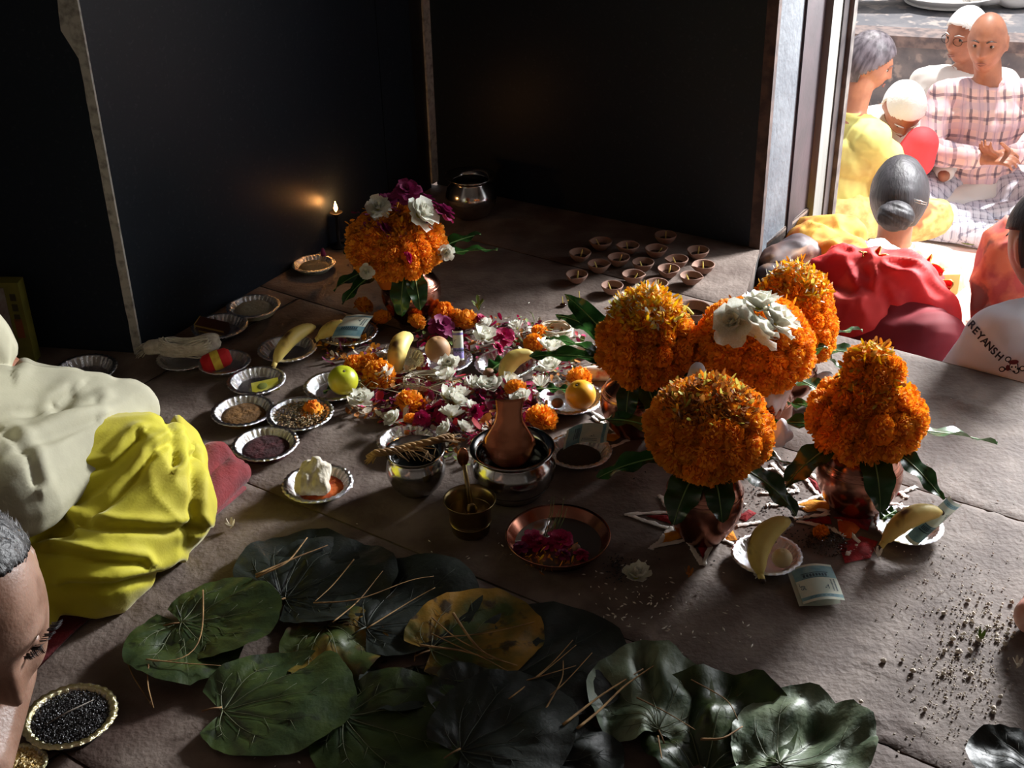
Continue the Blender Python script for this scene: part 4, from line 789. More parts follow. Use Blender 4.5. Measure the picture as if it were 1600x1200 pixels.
# ---------------------------------------------------------------- BROAD LEAVES IN FRONT
lfA = M('broad_leaf_green', (38, 54, 24), rough=.45, c2=(54, 68, 26), nscale=16, bump=.5, bscale=70, bdist=.003, trans=.08, c3=(30, 40, 18), n3=30)
lfB = M('broad_leaf_dark', (20, 27, 22), rough=.5, c2=(29, 36, 28), nscale=14, bump=.5, bscale=60, bdist=.003)
lfC = M('broad_leaf_yellowing', (58, 70, 28), rough=.45, c2=(150, 110, 34), nscale=8, nlo=.44, nhi=.58, bump=.4, bscale=60, trans=.08, c3=(60, 44, 20), n3=30)
lfD = M('broad_leaf_silvery', (112, 124, 98), rough=.5, c2=(66, 82, 58), nscale=16, bump=.6, bscale=50, bdist=.004)
vein = M('leaf_vein', (84, 90, 60), rough=.6); veinD = M('leaf_vein_dark', (48, 54, 42), rough=.6)
def broad_leaf(L, seed, mat, vm, amp=.006, cup=.02, curl=0., lobes=125, wfac=.8):
    r = random.Random(seed); NA, NR = 54, 16; ph = r.random() * 50; tmax = R_(lobes)
    fq = 2.2 if amp < .02 else 3.6
    def zf(x, y): return amp * 2.2 * float(fbm(np.array([[x / L * fq + ph, y / L * 2.2, ph]]), 2)[0]) + cup * ((x / L) ** 2) + curl * max(0, y / L - .5) ** 2 * L
    def rad(th):
        d_ = abs(math.degrees(th)); base = L * float(np.interp(d_, [0, 10, 25, 45, 65, 85, 105, 125], [1.0, .985, .93, .80, .62, .46, .35, .27]))
        return base * (1 + .012 * math.sin(th * 9 + ph) + .006 * math.sin(th * 23 + ph))
    v = [(0, 0, zf(0, 0))]; f = []
    VA = [R_(a) for a in (-100, -62, -32, 0, 32, 62, 100)]
    for i in range(NA + 1):
        th = -tmax + 2 * tmax * i / NA; Rr = rad(th)
        for j in range(1, NR + 1):
            q = Rr * j / NR; x, y = q * math.sin(th), q * math.cos(th); dv = min(abs(th - a) for a in VA)
            z = zf(x, y) + .0035 * math.exp(-(dv * q / .006) ** 2) * -1 + .002 * math.cos(dv * 9) * (j / NR)
            if r.random() < .0: pass
            v.append((x, y, z))
    for i in range(NA):
        f.append((0, 1 + (i + 1) * NR, 1 + i * NR))
        for j in range(NR - 1):
            a = 1 + i * NR + j; b = 1 + (i + 1) * NR + j; f.append((a, b, b + 1, a + 1))
    me = MB().add(v, f).mesh('broad_leaf', [mat])
    mv = MB()
    for a in VA:
        Rr = rad(a) * .9; pts = []
        for k in range(12):
            q = Rr * k / 11; th = a * (1 - .22 * (k / 11) ** 2); pts.append((q * math.sin(th), q * math.cos(th), zf(q * math.sin(th), q * math.cos(th)) + .0006))
        mv.add(*tube(pts, [.0010 * (1 - k / 13) for k in range(12)], 5))
        for k in (5, 8):
            for sg in (-1, 1):
                b = np.array(pts[k]); th2 = a + sg * .7; e = b[:2] + Rr * .22 * np.array([math.sin(th2), math.cos(th2)]); 
                if np.hypot(*e) > rad(math.atan2(e[0], e[1])) * .97: continue
                mv.add(*tube([b, (*((b[:2] + e) / 2), zf(*((b[:2] + e) / 2)) + .0005), (*e, zf(*e) + .0004)], [.0004, .0003, .0001], 4))
    return me, mv.mesh('veins', [vm])
# (petiole px, tip px, material, z lift, label)
LV = [((440, 932), (500, 832), lfB, 'dark broad leaf at the upper left of the leaf spread, under dry blades', 1.0), ((446, 938), (610, 872), lfB, 'broad leaf right of the uppermost dark leaf, with two forked straws', 1.0),
      ((572, 986), (722, 905), lfB, 'nearly black broad leaf in the middle of the spread, pointing to the copper plate', 1.05), ((286, 982), (452, 962), lfA, 'green broad leaf at the left edge with its tip toward the centre', .95),
      ((284, 976), (300, 1084), lfA, 'pale-veined broad leaf at the far left, beneath a curved straw', .95), ((348, 1112), (560, 1085), lfA, 'largest green speckled broad leaf at the lower left', 1.0),
      ((508, 974), (540, 1062), lfC, 'olive broad leaf with a yellow blotch and fan of veins', 1.05), ((648, 1034), (610, 1122), lfB, 'grey-black broad leaf with a bright midrib, below the nearly black one', 1.0),
      ((735, 1118), (700, 1050), lfB, 'dark broad leaf wedged under the yellowing leaf', .9), ((674, 1028), (832, 975), lfC, 'yellow and green broad leaf in the middle, crossed by brown stalks', 1.05),
      ((779, 1082), (940, 995), lfB, 'dark blue-green broad leaf right of the yellowing leaf, with a bundle of stalks', 1.1), ((1028, 1150), (1000, 1022), lfD, 'crumpled pale-backed broad leaf standing up to the right of the spread', 1.0),
      ((1100, 1206), (1150, 1055), lfA, 'folded green broad leaf between the pale crumpled leaf and the glossy right one', 1.0), ((1215, 1222), (1310, 1105), lfD, 'glossy silver-green broad leaf at the lower right', 1.0),
      ((537, 1122), (740, 1190), lfA, 'broad green leaf with long pale veins at the bottom edge', .95), ((720, 1185), (870, 1110), lfB, 'very dark broad leaf at the bottom centre', 1.1),
      ((850, 1195), (990, 1180), lfB, 'small shiny dark leaf at the bottom edge, right of centre', .9), ((1620, 1215), (1495, 1168), lfB, 'dark leaf cut off at the bottom right corner', .9)]
order = [0, 1, 2, 3, 4, 8, 7, 6, 5, 10, 9, 15, 14, 16, 12, 11, 13, 17]
for i, (a, b, m_, lab, sc) in enumerate(LV):
    pa = P(*a, 0.008); pb = P(*b, .008); d = pb - pa; L = float(np.hypot(d[0], d[1])) * sc; k = order.index(i)
    big = i in (11, 13, 12)
    me, mv = broad_leaf(L * (.94 if big else 1.0), i * 3 + 1, m_, vein if m_ in (lfA, lfC, lfD) else veinD, amp=.012 if not big else .028, cup=.012 if not big else .022, curl=.0 if not big else .4)
    t = thing('broad_leaf', lab, 'leaf', (pa[0], pa[1], .006 + .0035 * (k % 6) + .002), ground_angle(d[0], d[1])); put('blade', me, t); put('veins', mv, t)
    t.rotation_euler = (R_(2.0 if not big else 4), R_(RND.uniform(-3, 3)), t.rotation_euler[2])
    put('petiole', MB().add(*tube([(0, 0, .001), (.002, -.012, .004), (.004, -.028, .004)], [.0016, .0013, .0012], 6)).mesh('pet', [twine if i % 2 else veinD]), t)
# dry stalks on the leaves
straws = [([(317, 922), (318, 960), (316, 998), (300, 1025), (268, 1035), (228, 1033)], 'long curved straw looping over the far left leaf'), ([(228, 1030), (280, 1036), (345, 1040)], 'straight straw lying beside the curved one at left'), ([(198, 1032), (208, 1058), (240, 1106)], 'thin forked straw on the floor left of the leaves'), ([(232, 1038), (230, 1070), (240, 1106)], 'second bent straw joining the forked one'),
          ([(553, 874), (520, 915), (492, 940)], 'pale straw standing up from the upper leaves'), ([(490, 942), (560, 940), (640, 905), (680, 900)], 'reddish straw curving to the right of the pale one'), ([(400, 902), (450, 880), (480, 840)], 'dark blade across the uppermost leaf'), ([(400, 898), (470, 868), (512, 852)], 'second dark blade across the uppermost leaf'),
          ([(520, 972), (560, 940), (598, 892)], 'straw over the dark middle leaves'), ([(573, 982), (640, 940), (680, 918)], 'brown stalk on the nearly black leaf'), ([(674, 990), (720, 1012), (760, 1030), (800, 1052)], 'brown stalk across the yellowing leaf, lowest'), ([(675, 965), (715, 1000), (790, 1035)], 'brown stalk slanting over the yellowing leaf'), ([(708, 958), (735, 1000), (760, 1025), (808, 1040)], 'doubled brown stalk on the yellowing leaf'), ([(690, 996), (760, 990), (835, 972)], 'pale stalk running to the edge of the yellowing leaf'), ([(656, 1008), (720, 1016), (770, 1030)], 'flat brown blade at the foot of the yellowing leaf'),
          ([(795, 1092), (850, 1050), (900, 1008)], 'stalk of the bundle on the dark blue-green leaf, upper'), ([(800, 1088), (860, 1040), (895, 1000)], 'stalk of the bundle on the dark blue-green leaf, second'), ([(828, 1112), (880, 1070), (925, 1020)], 'stalk of the bundle on the dark blue-green leaf, lower'), ([(800, 1070), (850, 1055), (900, 1040)], 'stalk crossing the bundle on the dark blue-green leaf'), ([(850, 1112), (880, 1060), (880, 1030)], 'thin stalk steep across the dark blue-green leaf'),
          ([(902, 1138), (940, 1108), (975, 1070), (1035, 1032)], 'thick brown stalk over the crumpled pale leaf'), ([(880, 1132), (940, 1085), (1005, 1045)], 'thinner brown stalk left of the thick one'), ([(995, 1090), (1040, 1112), (1086, 1140)], 'pale straw across the crumpled pale leaf'), ([(1080, 1062), (1110, 1078), (1140, 1095), (1153, 1125)], 'curved straw on the folded green leaf'), ([(1095, 1155), (1130, 1155), (1160, 1135)], 'short brown blade on the folded green leaf'),
          ([(1028, 1150), (1034, 1185)], 'stub of stalk at the foot of the crumpled leaf')]
for i, (pts, lab) in enumerate(straws):
    q = [P(x, y, .034 + .006 * math.sin(j * 2 + i)) if (pts[0][0] > 225) else P(x, y, .004) for j, (x, y) in enumerate(pts)]; q = np.array(q); tt = np.linspace(0, len(q) - 1, 14)
    cur = np.stack([np.interp(tt, range(len(q)), q[:, k]) for k in range(3)], 1)
    for _ in range(4): cur[1:-1] = (cur[:-2] + 2 * cur[1:-1] + cur[2:]) / 4
    w0 = .0022 if 'thick' in lab or 'blade' in lab or 'doubled' in lab else .0013
    c0 = cur[0].copy(); put('dry_stalk', MB().add(*tube(cur - c0, [w0 * (1.1 - .6 * k / 13) for k in range(14)], 6, .7)).mesh('stalk', [twine]), None, c0, label=lab, cat='stalk')

# ---------------------------------------------------------------- FLOWERS HEAPED IN THE MIDDLE
redpet = M('red_petal', (170, 20, 30), rough=.7, trans=.2); pinkp = M('pink_petal', (206, 60, 120), rough=.7, trans=.25); mauvep = M('mauve_petal', (120, 40, 76), rough=.8, trans=.2)
def scatter(poly_px, n, mats, seed, label, name='petal_carpet', zmax=.012, L=.012, W=.008, cat='petals'):
    r = random.Random(seed); mb = MB(); c0 = P(*np.mean(poly_px, 0)); xs = [p[0] for p in poly_px]; ys = [p[1] for p in poly_px]
    def inside(x, y):
        c = False; m = len(poly_px)
        for i in range(m):
            (x0, y0), (x1, y1) = poly_px[i], poly_px[i - 1]
            if (y0 > y) != (y1 > y) and x < (x1 - x0) * (y - y0) / (y1 - y0) + x0: c = not c
        return c
    k = 0
    while k < n:
        x = r.uniform(min(xs), max(xs)); y = r.uniform(min(ys), max(ys))
        if not inside(x, y): continue
        p = P(x, y, 0) - c0; v, f = petal(L * r.uniform(.5, 1.5), W * r.uniform(.5, 1.4), r.uniform(-.5, .9), .6)
        mb.add(v, f, r.randrange(len(mats)), TR((p[0], p[1], .001 + r.random() ** 2 * zmax), (r.uniform(-.6, .6), r.uniform(-.5, .5), r.random() * 6.28))); k += 1
    return put(name, mb.mesh(name, mats), None, c0, label=label, cat=cat, kind='stuff')
dw = M('wilted_white', (200, 188, 168), rough=.8, trans=.25)
scatter([(556, 600), (600, 575), (700, 590), (780, 600), (850, 620), (860, 660), (760, 690), (640, 680), (580, 650)], 900, [mauvep, mauvep, pinkp, pink, dw, drypet, redpet, white], 1, 'carpet of mauve, pink and withered petals in the middle of the offerings', L=.019, W=.013)
scatter([(640, 500), (700, 480), (760, 500), (840, 505), (900, 520), (930, 560), (930, 600), (860, 600), (740, 560), (650, 545)], 560, [pink, redpet, dw, white, drypet, mauvep, greengrass], 2, 'carpet of magenta and white petals behind the upright banana')
scatter([(490, 545), (560, 520), (610, 560), (600, 600), (520, 570)], 180, [dw, drypet, orange, mauvep], 3, 'withered petals between the lime and the slanting note')
scatter([(540, 610), (570, 612), (600, 660), (545, 650)], 60, [dw, dw, drypet], 4, 'pale withered petals at the left end of the heap')
scatter([(600, 690), (700, 675), (760, 690), (740, 730), (690, 720)], 90, [dw, drypet, white, greengrass], 6, 'pale straw-like petals between the two steel pots')
items = [('marigold', 0, (568, 478), .036, 'dim marigold beside the back left pot, farthest left'), ('marigold', 1, (597, 497), .034, 'marigold peeping from behind the slanting note'), ('marigold', 2, (651, 503), .034, 'half-shredded marigold behind the spotted banana'), ('marigold', 3, (692, 489), .044, 'flattened marigold at the foot of the back left pot'), ('marigold', 0, (712, 496), .034, 'marigold shred next to the bright upright marigold'), ('marigold', 1, (729, 502), .046, 'bright marigold behind the violet note'),
         ('marigold', 2, (592, 588), .056, 'large marigold with wilted petals just right of the lime'), ('marigold', 3, (556, 572), .042, 'dull marigold behind the lime'), ('marigold', 0, (578, 568), .036, 'small marigold between the lime and the spotted banana'), ('marigold', 0, (641, 632), .052, 'round bright orange marigold facing up in front of the cotton ring'), ('marigold', 1, (806, 610), .040, 'bright marigold above the copper ladle plate'), ('marigold', 2, (846, 655), .052, 'orange marigold resting behind the rim of the large steel pot'), ('marigold', 3, (834, 537), .036, 'marigold behind the ripe central banana'), ('marigold', 2, (843, 519), .03, 'small marigold in the cotton coil at the back'), ('marigold', 1, (905, 592), .044, 'reddish marigold under the long dark mango leaf'), ('marigold', 1, (641, 655), .022, 'small orange scrap below the round bright marigold'),
         ('white_blossom', 0, (597, 564), .036, 'white blossom above the large marigold by the lime'), ('white_blossom', 1, (606, 590), .05, 'wilted white blossom in front of the large marigold'), ('white_blossom', 2, (564, 628), .05, 'white blossom at the left tip of the heap'), ('white_blossom', 0, (703, 573), .048, 'full white blossom below the sapodilla bowl'), ('white_blossom', 1, (700, 594), .05, 'drooping white blossom below the full one'), ('white_blossom', 2, (694, 622), .046, 'white blossom right of the cotton ring'), ('white_blossom', 3, (737, 606), .042, 'many-petalled creamy blossom in the middle'), ('white_blossom', 0, (757, 608), .046, 'white blossom left of the row of three'), ('white_blossom', 1, (776, 606), .046, 'middle white blossom of the row above the ladle plate'), ('white_blossom', 2, (792, 600), .046, 'right white blossom of the row, with a yellow heart'), ('white_blossom', 0, (712, 632), .052, 'white blossom streaked with red powder'), ('white_blossom', 1, (722, 622), .044, 'white blossom with red-tipped petals'), ('white_blossom', 2, (706, 652), .05, 'white blossom below the red-streaked ones'), ('white_blossom', 0, (815, 626), .044, 'white and red blossom right of the copper ladle plate'), ('white_blossom', 1, (618, 656), .04, 'white curled bud in front of the round marigold'), ('white_blossom', 2, (700, 674), .04, 'white blossom nearest the small steel pot'), ('white_blossom', 0, (723, 673), .04, 'cream rosette between the two steel pots'), ('white_blossom', 1, (760, 512), .044, 'white blossom beside the magenta petals at the back'), ('white_blossom', 2, (756, 532), .06, 'big fluffy white blossom right of the violet note'), ('white_blossom', 3, (808, 515), .036, 'small star-like white blossom at the back'), ('white_blossom', 2, (862, 578), .056, 'white blossom with a yellow heart right of the ripe banana'), ('white_blossom', 3, (845, 605), .04, 'starry white blossom left of the yellow orange'), ('white_blossom', 0, (858, 548), .056, 'white blossom dusted with orange powder'), ('white_blossom', 1, (876, 540), .04, 'white blossom at the right of the cotton coil'), ('white_blossom', 0, (736, 640), .034, 'white petals behind the magenta rose'),
         ('rose', 0, (746, 646), .042, 'bright magenta rose left of the copper ladle plate'), ('rose', 0, (750, 500), .03, 'magenta rosebud at the back beside the green sprig'), ('rose', 0, (786, 528), .05, 'magenta rose behind the ripe banana'), ('rose', 0, (690, 640), .03, 'dark pink scrap right of the round marigold'), ('rose', 1, (690, 512), .06, 'dark purple rose petals at the foot of the back left pot'), ('rose', 0, (660, 655), .036, 'magenta scrap below the round marigold'), ('rose', 1, (670, 560), .03, 'pink rose in the bowl beside the sapodilla'), ('rose', 0, (776, 545), .034, 'second magenta rose just left of the ripe banana')]
for nm, k, px, d, lab in items:
    me = (MG[k] if nm == 'marigold' else (WF + [TUBER])[k] if nm == 'white_blossom' else RS[k]); z = .016 + .010 * RND.random()
    put(nm, me, None, P(px[0], px[1], z), (RND.uniform(.2, .9), RND.uniform(-.4, .4), RND.random() * 6), d * (1.3 if nm == 'white_blossom' else 1.15), lab, 'flower', dict(marigold='loose marigolds among the offerings', white_blossom='loose white blossoms among the offerings', rose='loose roses among the offerings')[nm])
bloom('white_blossom', WF[1], (993, 903), None, .062, 'single white blossom lying alone on the floor right of the copper plate', rot=(.1, .1, 0), z=.008)
v = blob([capsule((0.0, 0, 0), (0, 0, .012), .007, .004)], mauve, .0015, 1); bloom('rose_bud', v, (505, 397), None, 1, 'dark rosebud on the mango leaf beside the shaded bowl', z=.05)
# cotton rings
def ring(px, Rr, z, label, n=26, hh=.016, seed=3):
    c = P(px[0], px[1], 0); r = random.Random(seed); mb = MB()
    for i in range(n):
        oz = z + r.uniform(0, hh); rr_ = Rr * r.uniform(.86, 1.08); ph = r.random() * 6; a0 = r.random() * 6
        mb.add(*tube([(rr_ * math.cos(a + a0) , rr_ * .8 * math.sin(a + a0), oz + .004 * math.sin(2 * a + ph)) for a in np.linspace(0, 6.4, 30)], .0015, 5, cap=False))
    put('cotton_ring', mb.mesh('cotton_ring', [cotton]), None, c, label=label, cat='thread')
ring((664, 606), .040, .004, 'coil of white cotton thread in the middle of the petals'); ring((868, 526), .036, .006, 'coil of white cotton thread at the back, right of the ripe banana', seed=5)
tw = MB(); r = random.Random(8); c0 = P(640, 600)
for i in range(34):
    x = r.uniform(560, 740); y = 597 + (640 - x) * .05 + r.uniform(-10, 12); a = P(x, y, .02 + r.random() * .015) - c0; b = P(x + r.uniform(-60, 60), y + r.uniform(-12, 14), .012 + r.random() * .02) - c0; m = (a + b) / 2 + np.array([r.uniform(-.01, .01), r.uniform(-.01, .01), .008]); tw.add(*tube([a, (a + m) / 2, m, (m + b) / 2, b], .0009, 4))
put('dry_twigs', tw.mesh('twigs', [M('grey_twig', (150, 140, 108), rough=.8)]), None, c0, label='tangle of thin dry sacred grass over the white flowers', cat='grass', kind='stuff')
tw = MB(); c0 = P(840, 530)
for i in range(24):
    a = P(r.uniform(800, 890), r.uniform(500, 560), .015) - c0; b = a + np.array([r.uniform(-.04, .04), r.uniform(-.03, .03), r.uniform(.0, .03)]); tw.add(*tube([a, (a + b) / 2 + np.array([0, 0, .008]), b], .0008, 4))
put('dry_twigs', tw.mesh('twigs', [greengrass]), None, c0, label='greenish grass strands over the cotton coil at the back', cat='grass', kind='stuff')
sg = MB()
for k in range(9): 
    vv_, ff_ = petal(.022, .008, .3, .2); sg.add(vv_, ff_, 0, TR((0, 0, .002 * k), (RND.uniform(.3, 1.3), 0, k * 2.4)))
put('green_sprig', sg.mesh('sprig', [greengrass]), None, P(748, 486, .03), label='small green leafy sprig at the back of the offerings', cat='leaf')
put('cloth_scrap', blob([capsule((-.03, 0, 0), (.03, -.006, .004), .014, .016), capsule((.0, .01, 0), (.035, .012, .006), .012, .014)], M('red_stained_cotton', (226, 214, 196), rough=.95, c2=(190, 90, 66), nscale=38, nlo=.52, nhi=.66), .003, 2, folds(.003, 60, (1, 0, 0), .2, 1)), None, P(930, 584, .008), label='cotton wad stained red, left of the leftmost front pot', cat='cotton')
put('cloth_scrap', blob([capsule((-.02, 0, 0), (.03, -.004, .004), .014, .013)], cotton, .003, 2, folds(.003, 60, (1, 0, 0), .2, 2)), None, P(898, 546, .008), label='cream cotton wad under the curving mango leaf', cat='cotton')
# white cloth hanging from the middle pot
wc = M('white_cloth', (226, 220, 222), rough=.85, c2=(206, 200, 204), nscale=8, trans=.25)
topY = b2[1] - .035; tA = Q(1180, 578, topY); tB = Q(1256, 572, topY - .01); tip = Q(1205, 660, topY - .02)
def cone_cloth(p, q):
    a = tA * (1 - p) + tB * p; e = tip + np.array([(p - .5) * .02, 0, 0]); c = a * (1 - q) + e * q; c = c + np.array([0, -.02 * math.sin(p * 3.14) * (1 - q) + .004 * math.sin(p * 14 + q * 3) * (1 - q * .4), 0]); return tuple(c)
me = solid(MB().add(*sheet(cone_cloth, 26, 20)).mesh('cone_cloth', [wc]), .0012)
put('white_cloth', me, None, label='white cloth hanging in a point below the crowned marigold mound', cat='cloth')
cl0 = Q(1080, 596, b3[1] + .12); put('white_cloth', blob([capsule((0, 0, -.03), (.01, 0, .018), .011, .015)], wc, .003, 2, folds(.004, 70, (0, 0, 1), .2, 3)), None, cl0, label='small rolled white cloth between the left and front marigold mounds', cat='cloth')
put('white_cloth', blob([capsule((0, 0, 0), (.035, -.02, -.01), .018, .014), capsule((-.01, 0, .01), (.01, .01, .02), .014, .012)], wc, .003, 2, folds(.003, 50, (1, 0, 0), .2, 4)), None, P(1284, 606, .03), label='crumpled white cloth between the middle and rearmost pots', cat='cloth')
put('white_cloth', blob([capsule((0, 0, -.018), (.004, 0, .010), .013, .009), capsule((-.01, 0, -.02), (.012, .0, -.012), .009, .010)], wc, .0025, 2, folds(.004, 70, (0, .3, 1), .2, 9)), None, Q(1218, 672, b3[1] + .06), label='small rounded white cloth end at the right of the front mound', cat='cloth')

# ---------------------------------------------------------------- POWDER DRAWINGS
pw = M('white_powder', (232, 226, 218), rough=.95, bump=.6, bscale=200); pr_ = M('red_powder', (150, 18, 24), rough=.95, bump=.6, bscale=200, c2=(120, 12, 20), nscale=60); py_ = M('yellow_powder', (222, 150, 20), rough=.95, bump=.6, bscale=200, c2=(200, 120, 16), nscale=60); por = M('orange_powder', (206, 92, 24), rough=.95, bump=.6, bscale=200)
def pline(pts, w=.004, seed=0, c0=None):
    q = np.array([P(x, y, .0) for x, y in pts]); tt = np.linspace(0, len(q) - 1, 14 * (len(q) - 1)); cur = np.stack([np.interp(tt, range(len(q)), q[:, k]) for k in range(3)], 1)
    nz = np.stack([vnoise(np.stack([tt * 5 + seed * 7, tt * 0 + k, tt * 0], 1)) for k in range(3)], 1); cur[:, :2] += nz[:, :2] * .004; cur[:, 2] = .0012; rad = w * (.75 + 1.1 * np.abs(nz[:, 2]))
    v, f = tube(cur - c0, rad * 1.05, 7, .2); v += np.random.RandomState(seed).normal(0, .0005, v.shape); return v, f
def pfill(poly_, h, c0):
    q = np.array([P(x, y, 0) for x, y in poly_]) - c0; c = q.mean(0); n = len(q); v = [(c[0], c[1], h)]; f = []
    K = 5
    ring_ = []
    for i in range(n):
        for k in range(6): ring_.append(q[i] * (1 - k / 6) + q[(i + 1) % n] * k / 6)
    N = len(ring_)
    for j in range(1, K + 1):
        t = j / K
        for p in ring_: x = c + (p - c) * t; v.append((x[0], x[1], h * (1 - t ** 2) + .0003 + .0012 * float(vnoise(np.array([[x[0] * 300, x[1] * 300, j]]))[0])))
    for i in range(N): f.append((0, 1 + i, 1 + (i + 1) % N))
    for j in range(K - 1):
        for i in range(N): a = 1 + j * N + i; b = 1 + j * N + (i + 1) % N; f.append((a, a + N, b + N, b))
    return v, f
def rangoli(c, label, lines, reds, yels, seed, ors=()):
    c0 = P(*c); t = thing('powder_drawing', label, 'rangoli', (c0[0], c0[1], 0))
    for i, l in enumerate(lines): put('white_line', MB().add(*pline(l, .0042, seed + i, c0)).mesh('white_line', [pw]), t)
    for l in reds: put('red_filling', MB().add(*pfill(l, .004, c0)).mesh('rf', [pr_]), t)
    for l in yels: put('yellow_filling', MB().add(*pfill(l, .005, c0)).mesh('yf', [py_]), t)
    for l in ors: put('orange_filling', MB().add(*pfill(l, .004, c0)).mesh('of', [por]), t)
rangoli((1097, 850), 'star of white, red and yellow powder under the front copper pot', [[(975, 805), (1062, 801)], [(982, 806), (1045, 826)], [(1050, 822), (1032, 846), (1015, 858)], [(1015, 858), (1082, 840)], [(1074, 842), (1090, 872), (1098, 884)], [(1118, 838), (1098, 884)], [(1118, 838), (1148, 852)], [(1030, 775), (1045, 795)], [(1150, 822), (1190, 816)], [(1130, 778), (1165, 790)]],
        [[(1008, 806), (1060, 804), (1052, 820)], [(1082, 838), (1115, 836), (1098, 872)], [(1150, 808), (1170, 796), (1182, 802), (1165, 815)]], [[(1036, 834), (1072, 826), (1080, 836), (1034, 850)], [(1122, 828), (1142, 822), (1152, 844), (1136, 846)]], 1)
rangoli((1335, 800), 'star of white, red, yellow powder under the right-hand copper pot', [[(1243, 790), (1290, 772)], [(1243, 790), (1296, 800)], [(1245, 815), (1300, 826)], [(1240, 812), (1296, 803)], [(1255, 745), (1285, 780)], [(1268, 742), (1290, 762)], [(1320, 840), (1300, 826)], [(1310, 812), (1345, 850), (1322, 868)], [(1420, 778), (1400, 768)], [(1405, 772), (1432, 762)], [(1384, 786), (1412, 790)]],
        [[(1262, 745), (1282, 756), (1290, 778), (1272, 766)], [(1248, 815), (1296, 806), (1300, 820)], [(1388, 780), (1408, 772), (1404, 766)], [(1300, 808), (1330, 808), (1362, 812), (1356, 830)]], [[(1242, 790), (1265, 780), (1296, 784), (1296, 796), (1262, 800)]], 2, [[(1308, 812), (1336, 812), (1344, 826), (1330, 842), (1312, 838)]])
rangoli((1220, 745), 'white powder rays with scattered black seeds between the two front pots', [[(1186, 735), (1216, 733)], [(1188, 748), (1225, 750)], [(1198, 762), (1250, 768)], [(1188, 772), (1240, 770)], [(1205, 725), (1250, 768)], [(1200, 700), (1235, 742)], [(1195, 790), (1240, 786)]], [], [], 3)
rangoli((948, 690), 'orange and white powder lines beside the folded note, left of the cluster', [[(918, 640), (960, 668)], [(925, 652), (966, 676)], [(925, 694), (975, 672)], [(940, 704), (985, 688)]], [[(945, 655), (962, 662), (965, 672), (950, 668)]], [[(925, 685), (948, 678), (975, 680), (958, 690)]], 4)
o = put('powder_spill', MB().add(*pfill([(1310, 850), (1345, 838), (1372, 846), (1360, 872), (1320, 880)], .002, P(1340, 855))).mesh('spill', [pr_]), None, P(1340, 855), label='thin spill of dark red powder in front of the right-hand pot', cat='powder', kind='stuff')
put('dark_crumbs', grains(500, .035, .012, .005, [oil, M('dark_crumb', (60, 44, 30), rough=.9)], 21), None, P(1292, 850), label='heap of dark crumbs with an orange scrap in front of the right-hand pot', cat='crumbs', kind='stuff')
put('marigold', MG[0], None, P(1283, 832, .012), (.4, .2, 0), .026, 'orange marigold scrap on the dark crumbs', 'flower')

def dots(regions, mats, L, seed, label, name, cat, W=.35, flat=True, zk=.4):
    r = random.Random(seed); mb = MB(); c0 = P(*regions[0][:2])
    base = np.array([(0, 0, -.5), (.5 * W, 0, 0), (0, .5 * W, 0), (-.5 * W, 0, 0), (0, -.5 * W, 0), (0, 0, .5)]); fc = [(0, 2, 1), (0, 3, 2), (0, 4, 3), (0, 1, 4), (5, 1, 2), (5, 2, 3), (5, 3, 4), (5, 4, 1)]
    for cx, cy, rx, ry, n in regions:
        for i in range(n):
            p = P(cx + r.gauss(0, rx), cy + r.gauss(0, ry), 0) - c0; l = L * r.uniform(.5, 1.3)
            mb.add(base * l, fc, r.randrange(len(mats)), TR((p[0], p[1], l * W * zk + .0006), (math.pi / 2 + r.uniform(-.2, .2), 0, r.random() * 6.28)))
    return put(name, mb.mesh(name, mats, smooth=False), None, c0, label=label, cat=cat, kind='stuff')
rice = M('rice', (226, 220, 206), rough=.6)
dots([(1030, 960, 60, 30, 70), (1000, 930, 30, 18, 24), (780, 850, 70, 22, 14), (560, 740, 60, 30, 8), (1100, 1000, 70, 30, 16), (900, 900, 60, 30, 10), (1450, 720, 80, 60, 20), (300, 1000, 120, 80, 10), (780, 480, 50, 12, 6), (900, 800, 50, 20, 5), (420, 1190, 60, 15, 6)], [rice], .0075, 31, 'white rice grains scattered over the stone floor', 'rice_grains', 'rice')
dots([(1220, 760, 22, 26, 160), (1180, 800, 26, 20, 60), (1260, 830, 25, 14, 50), (965, 890, 10, 12, 130), (1040, 870, 40, 40, 10), (1000, 720, 40, 20, 14)], [MATS['sesame_black']], .005, 32, 'black sesame seeds scattered around the powder drawings', 'sesame_seeds', 'seeds', .55)
crumb = M('flour_crumb', (206, 194, 178), rough=.9)
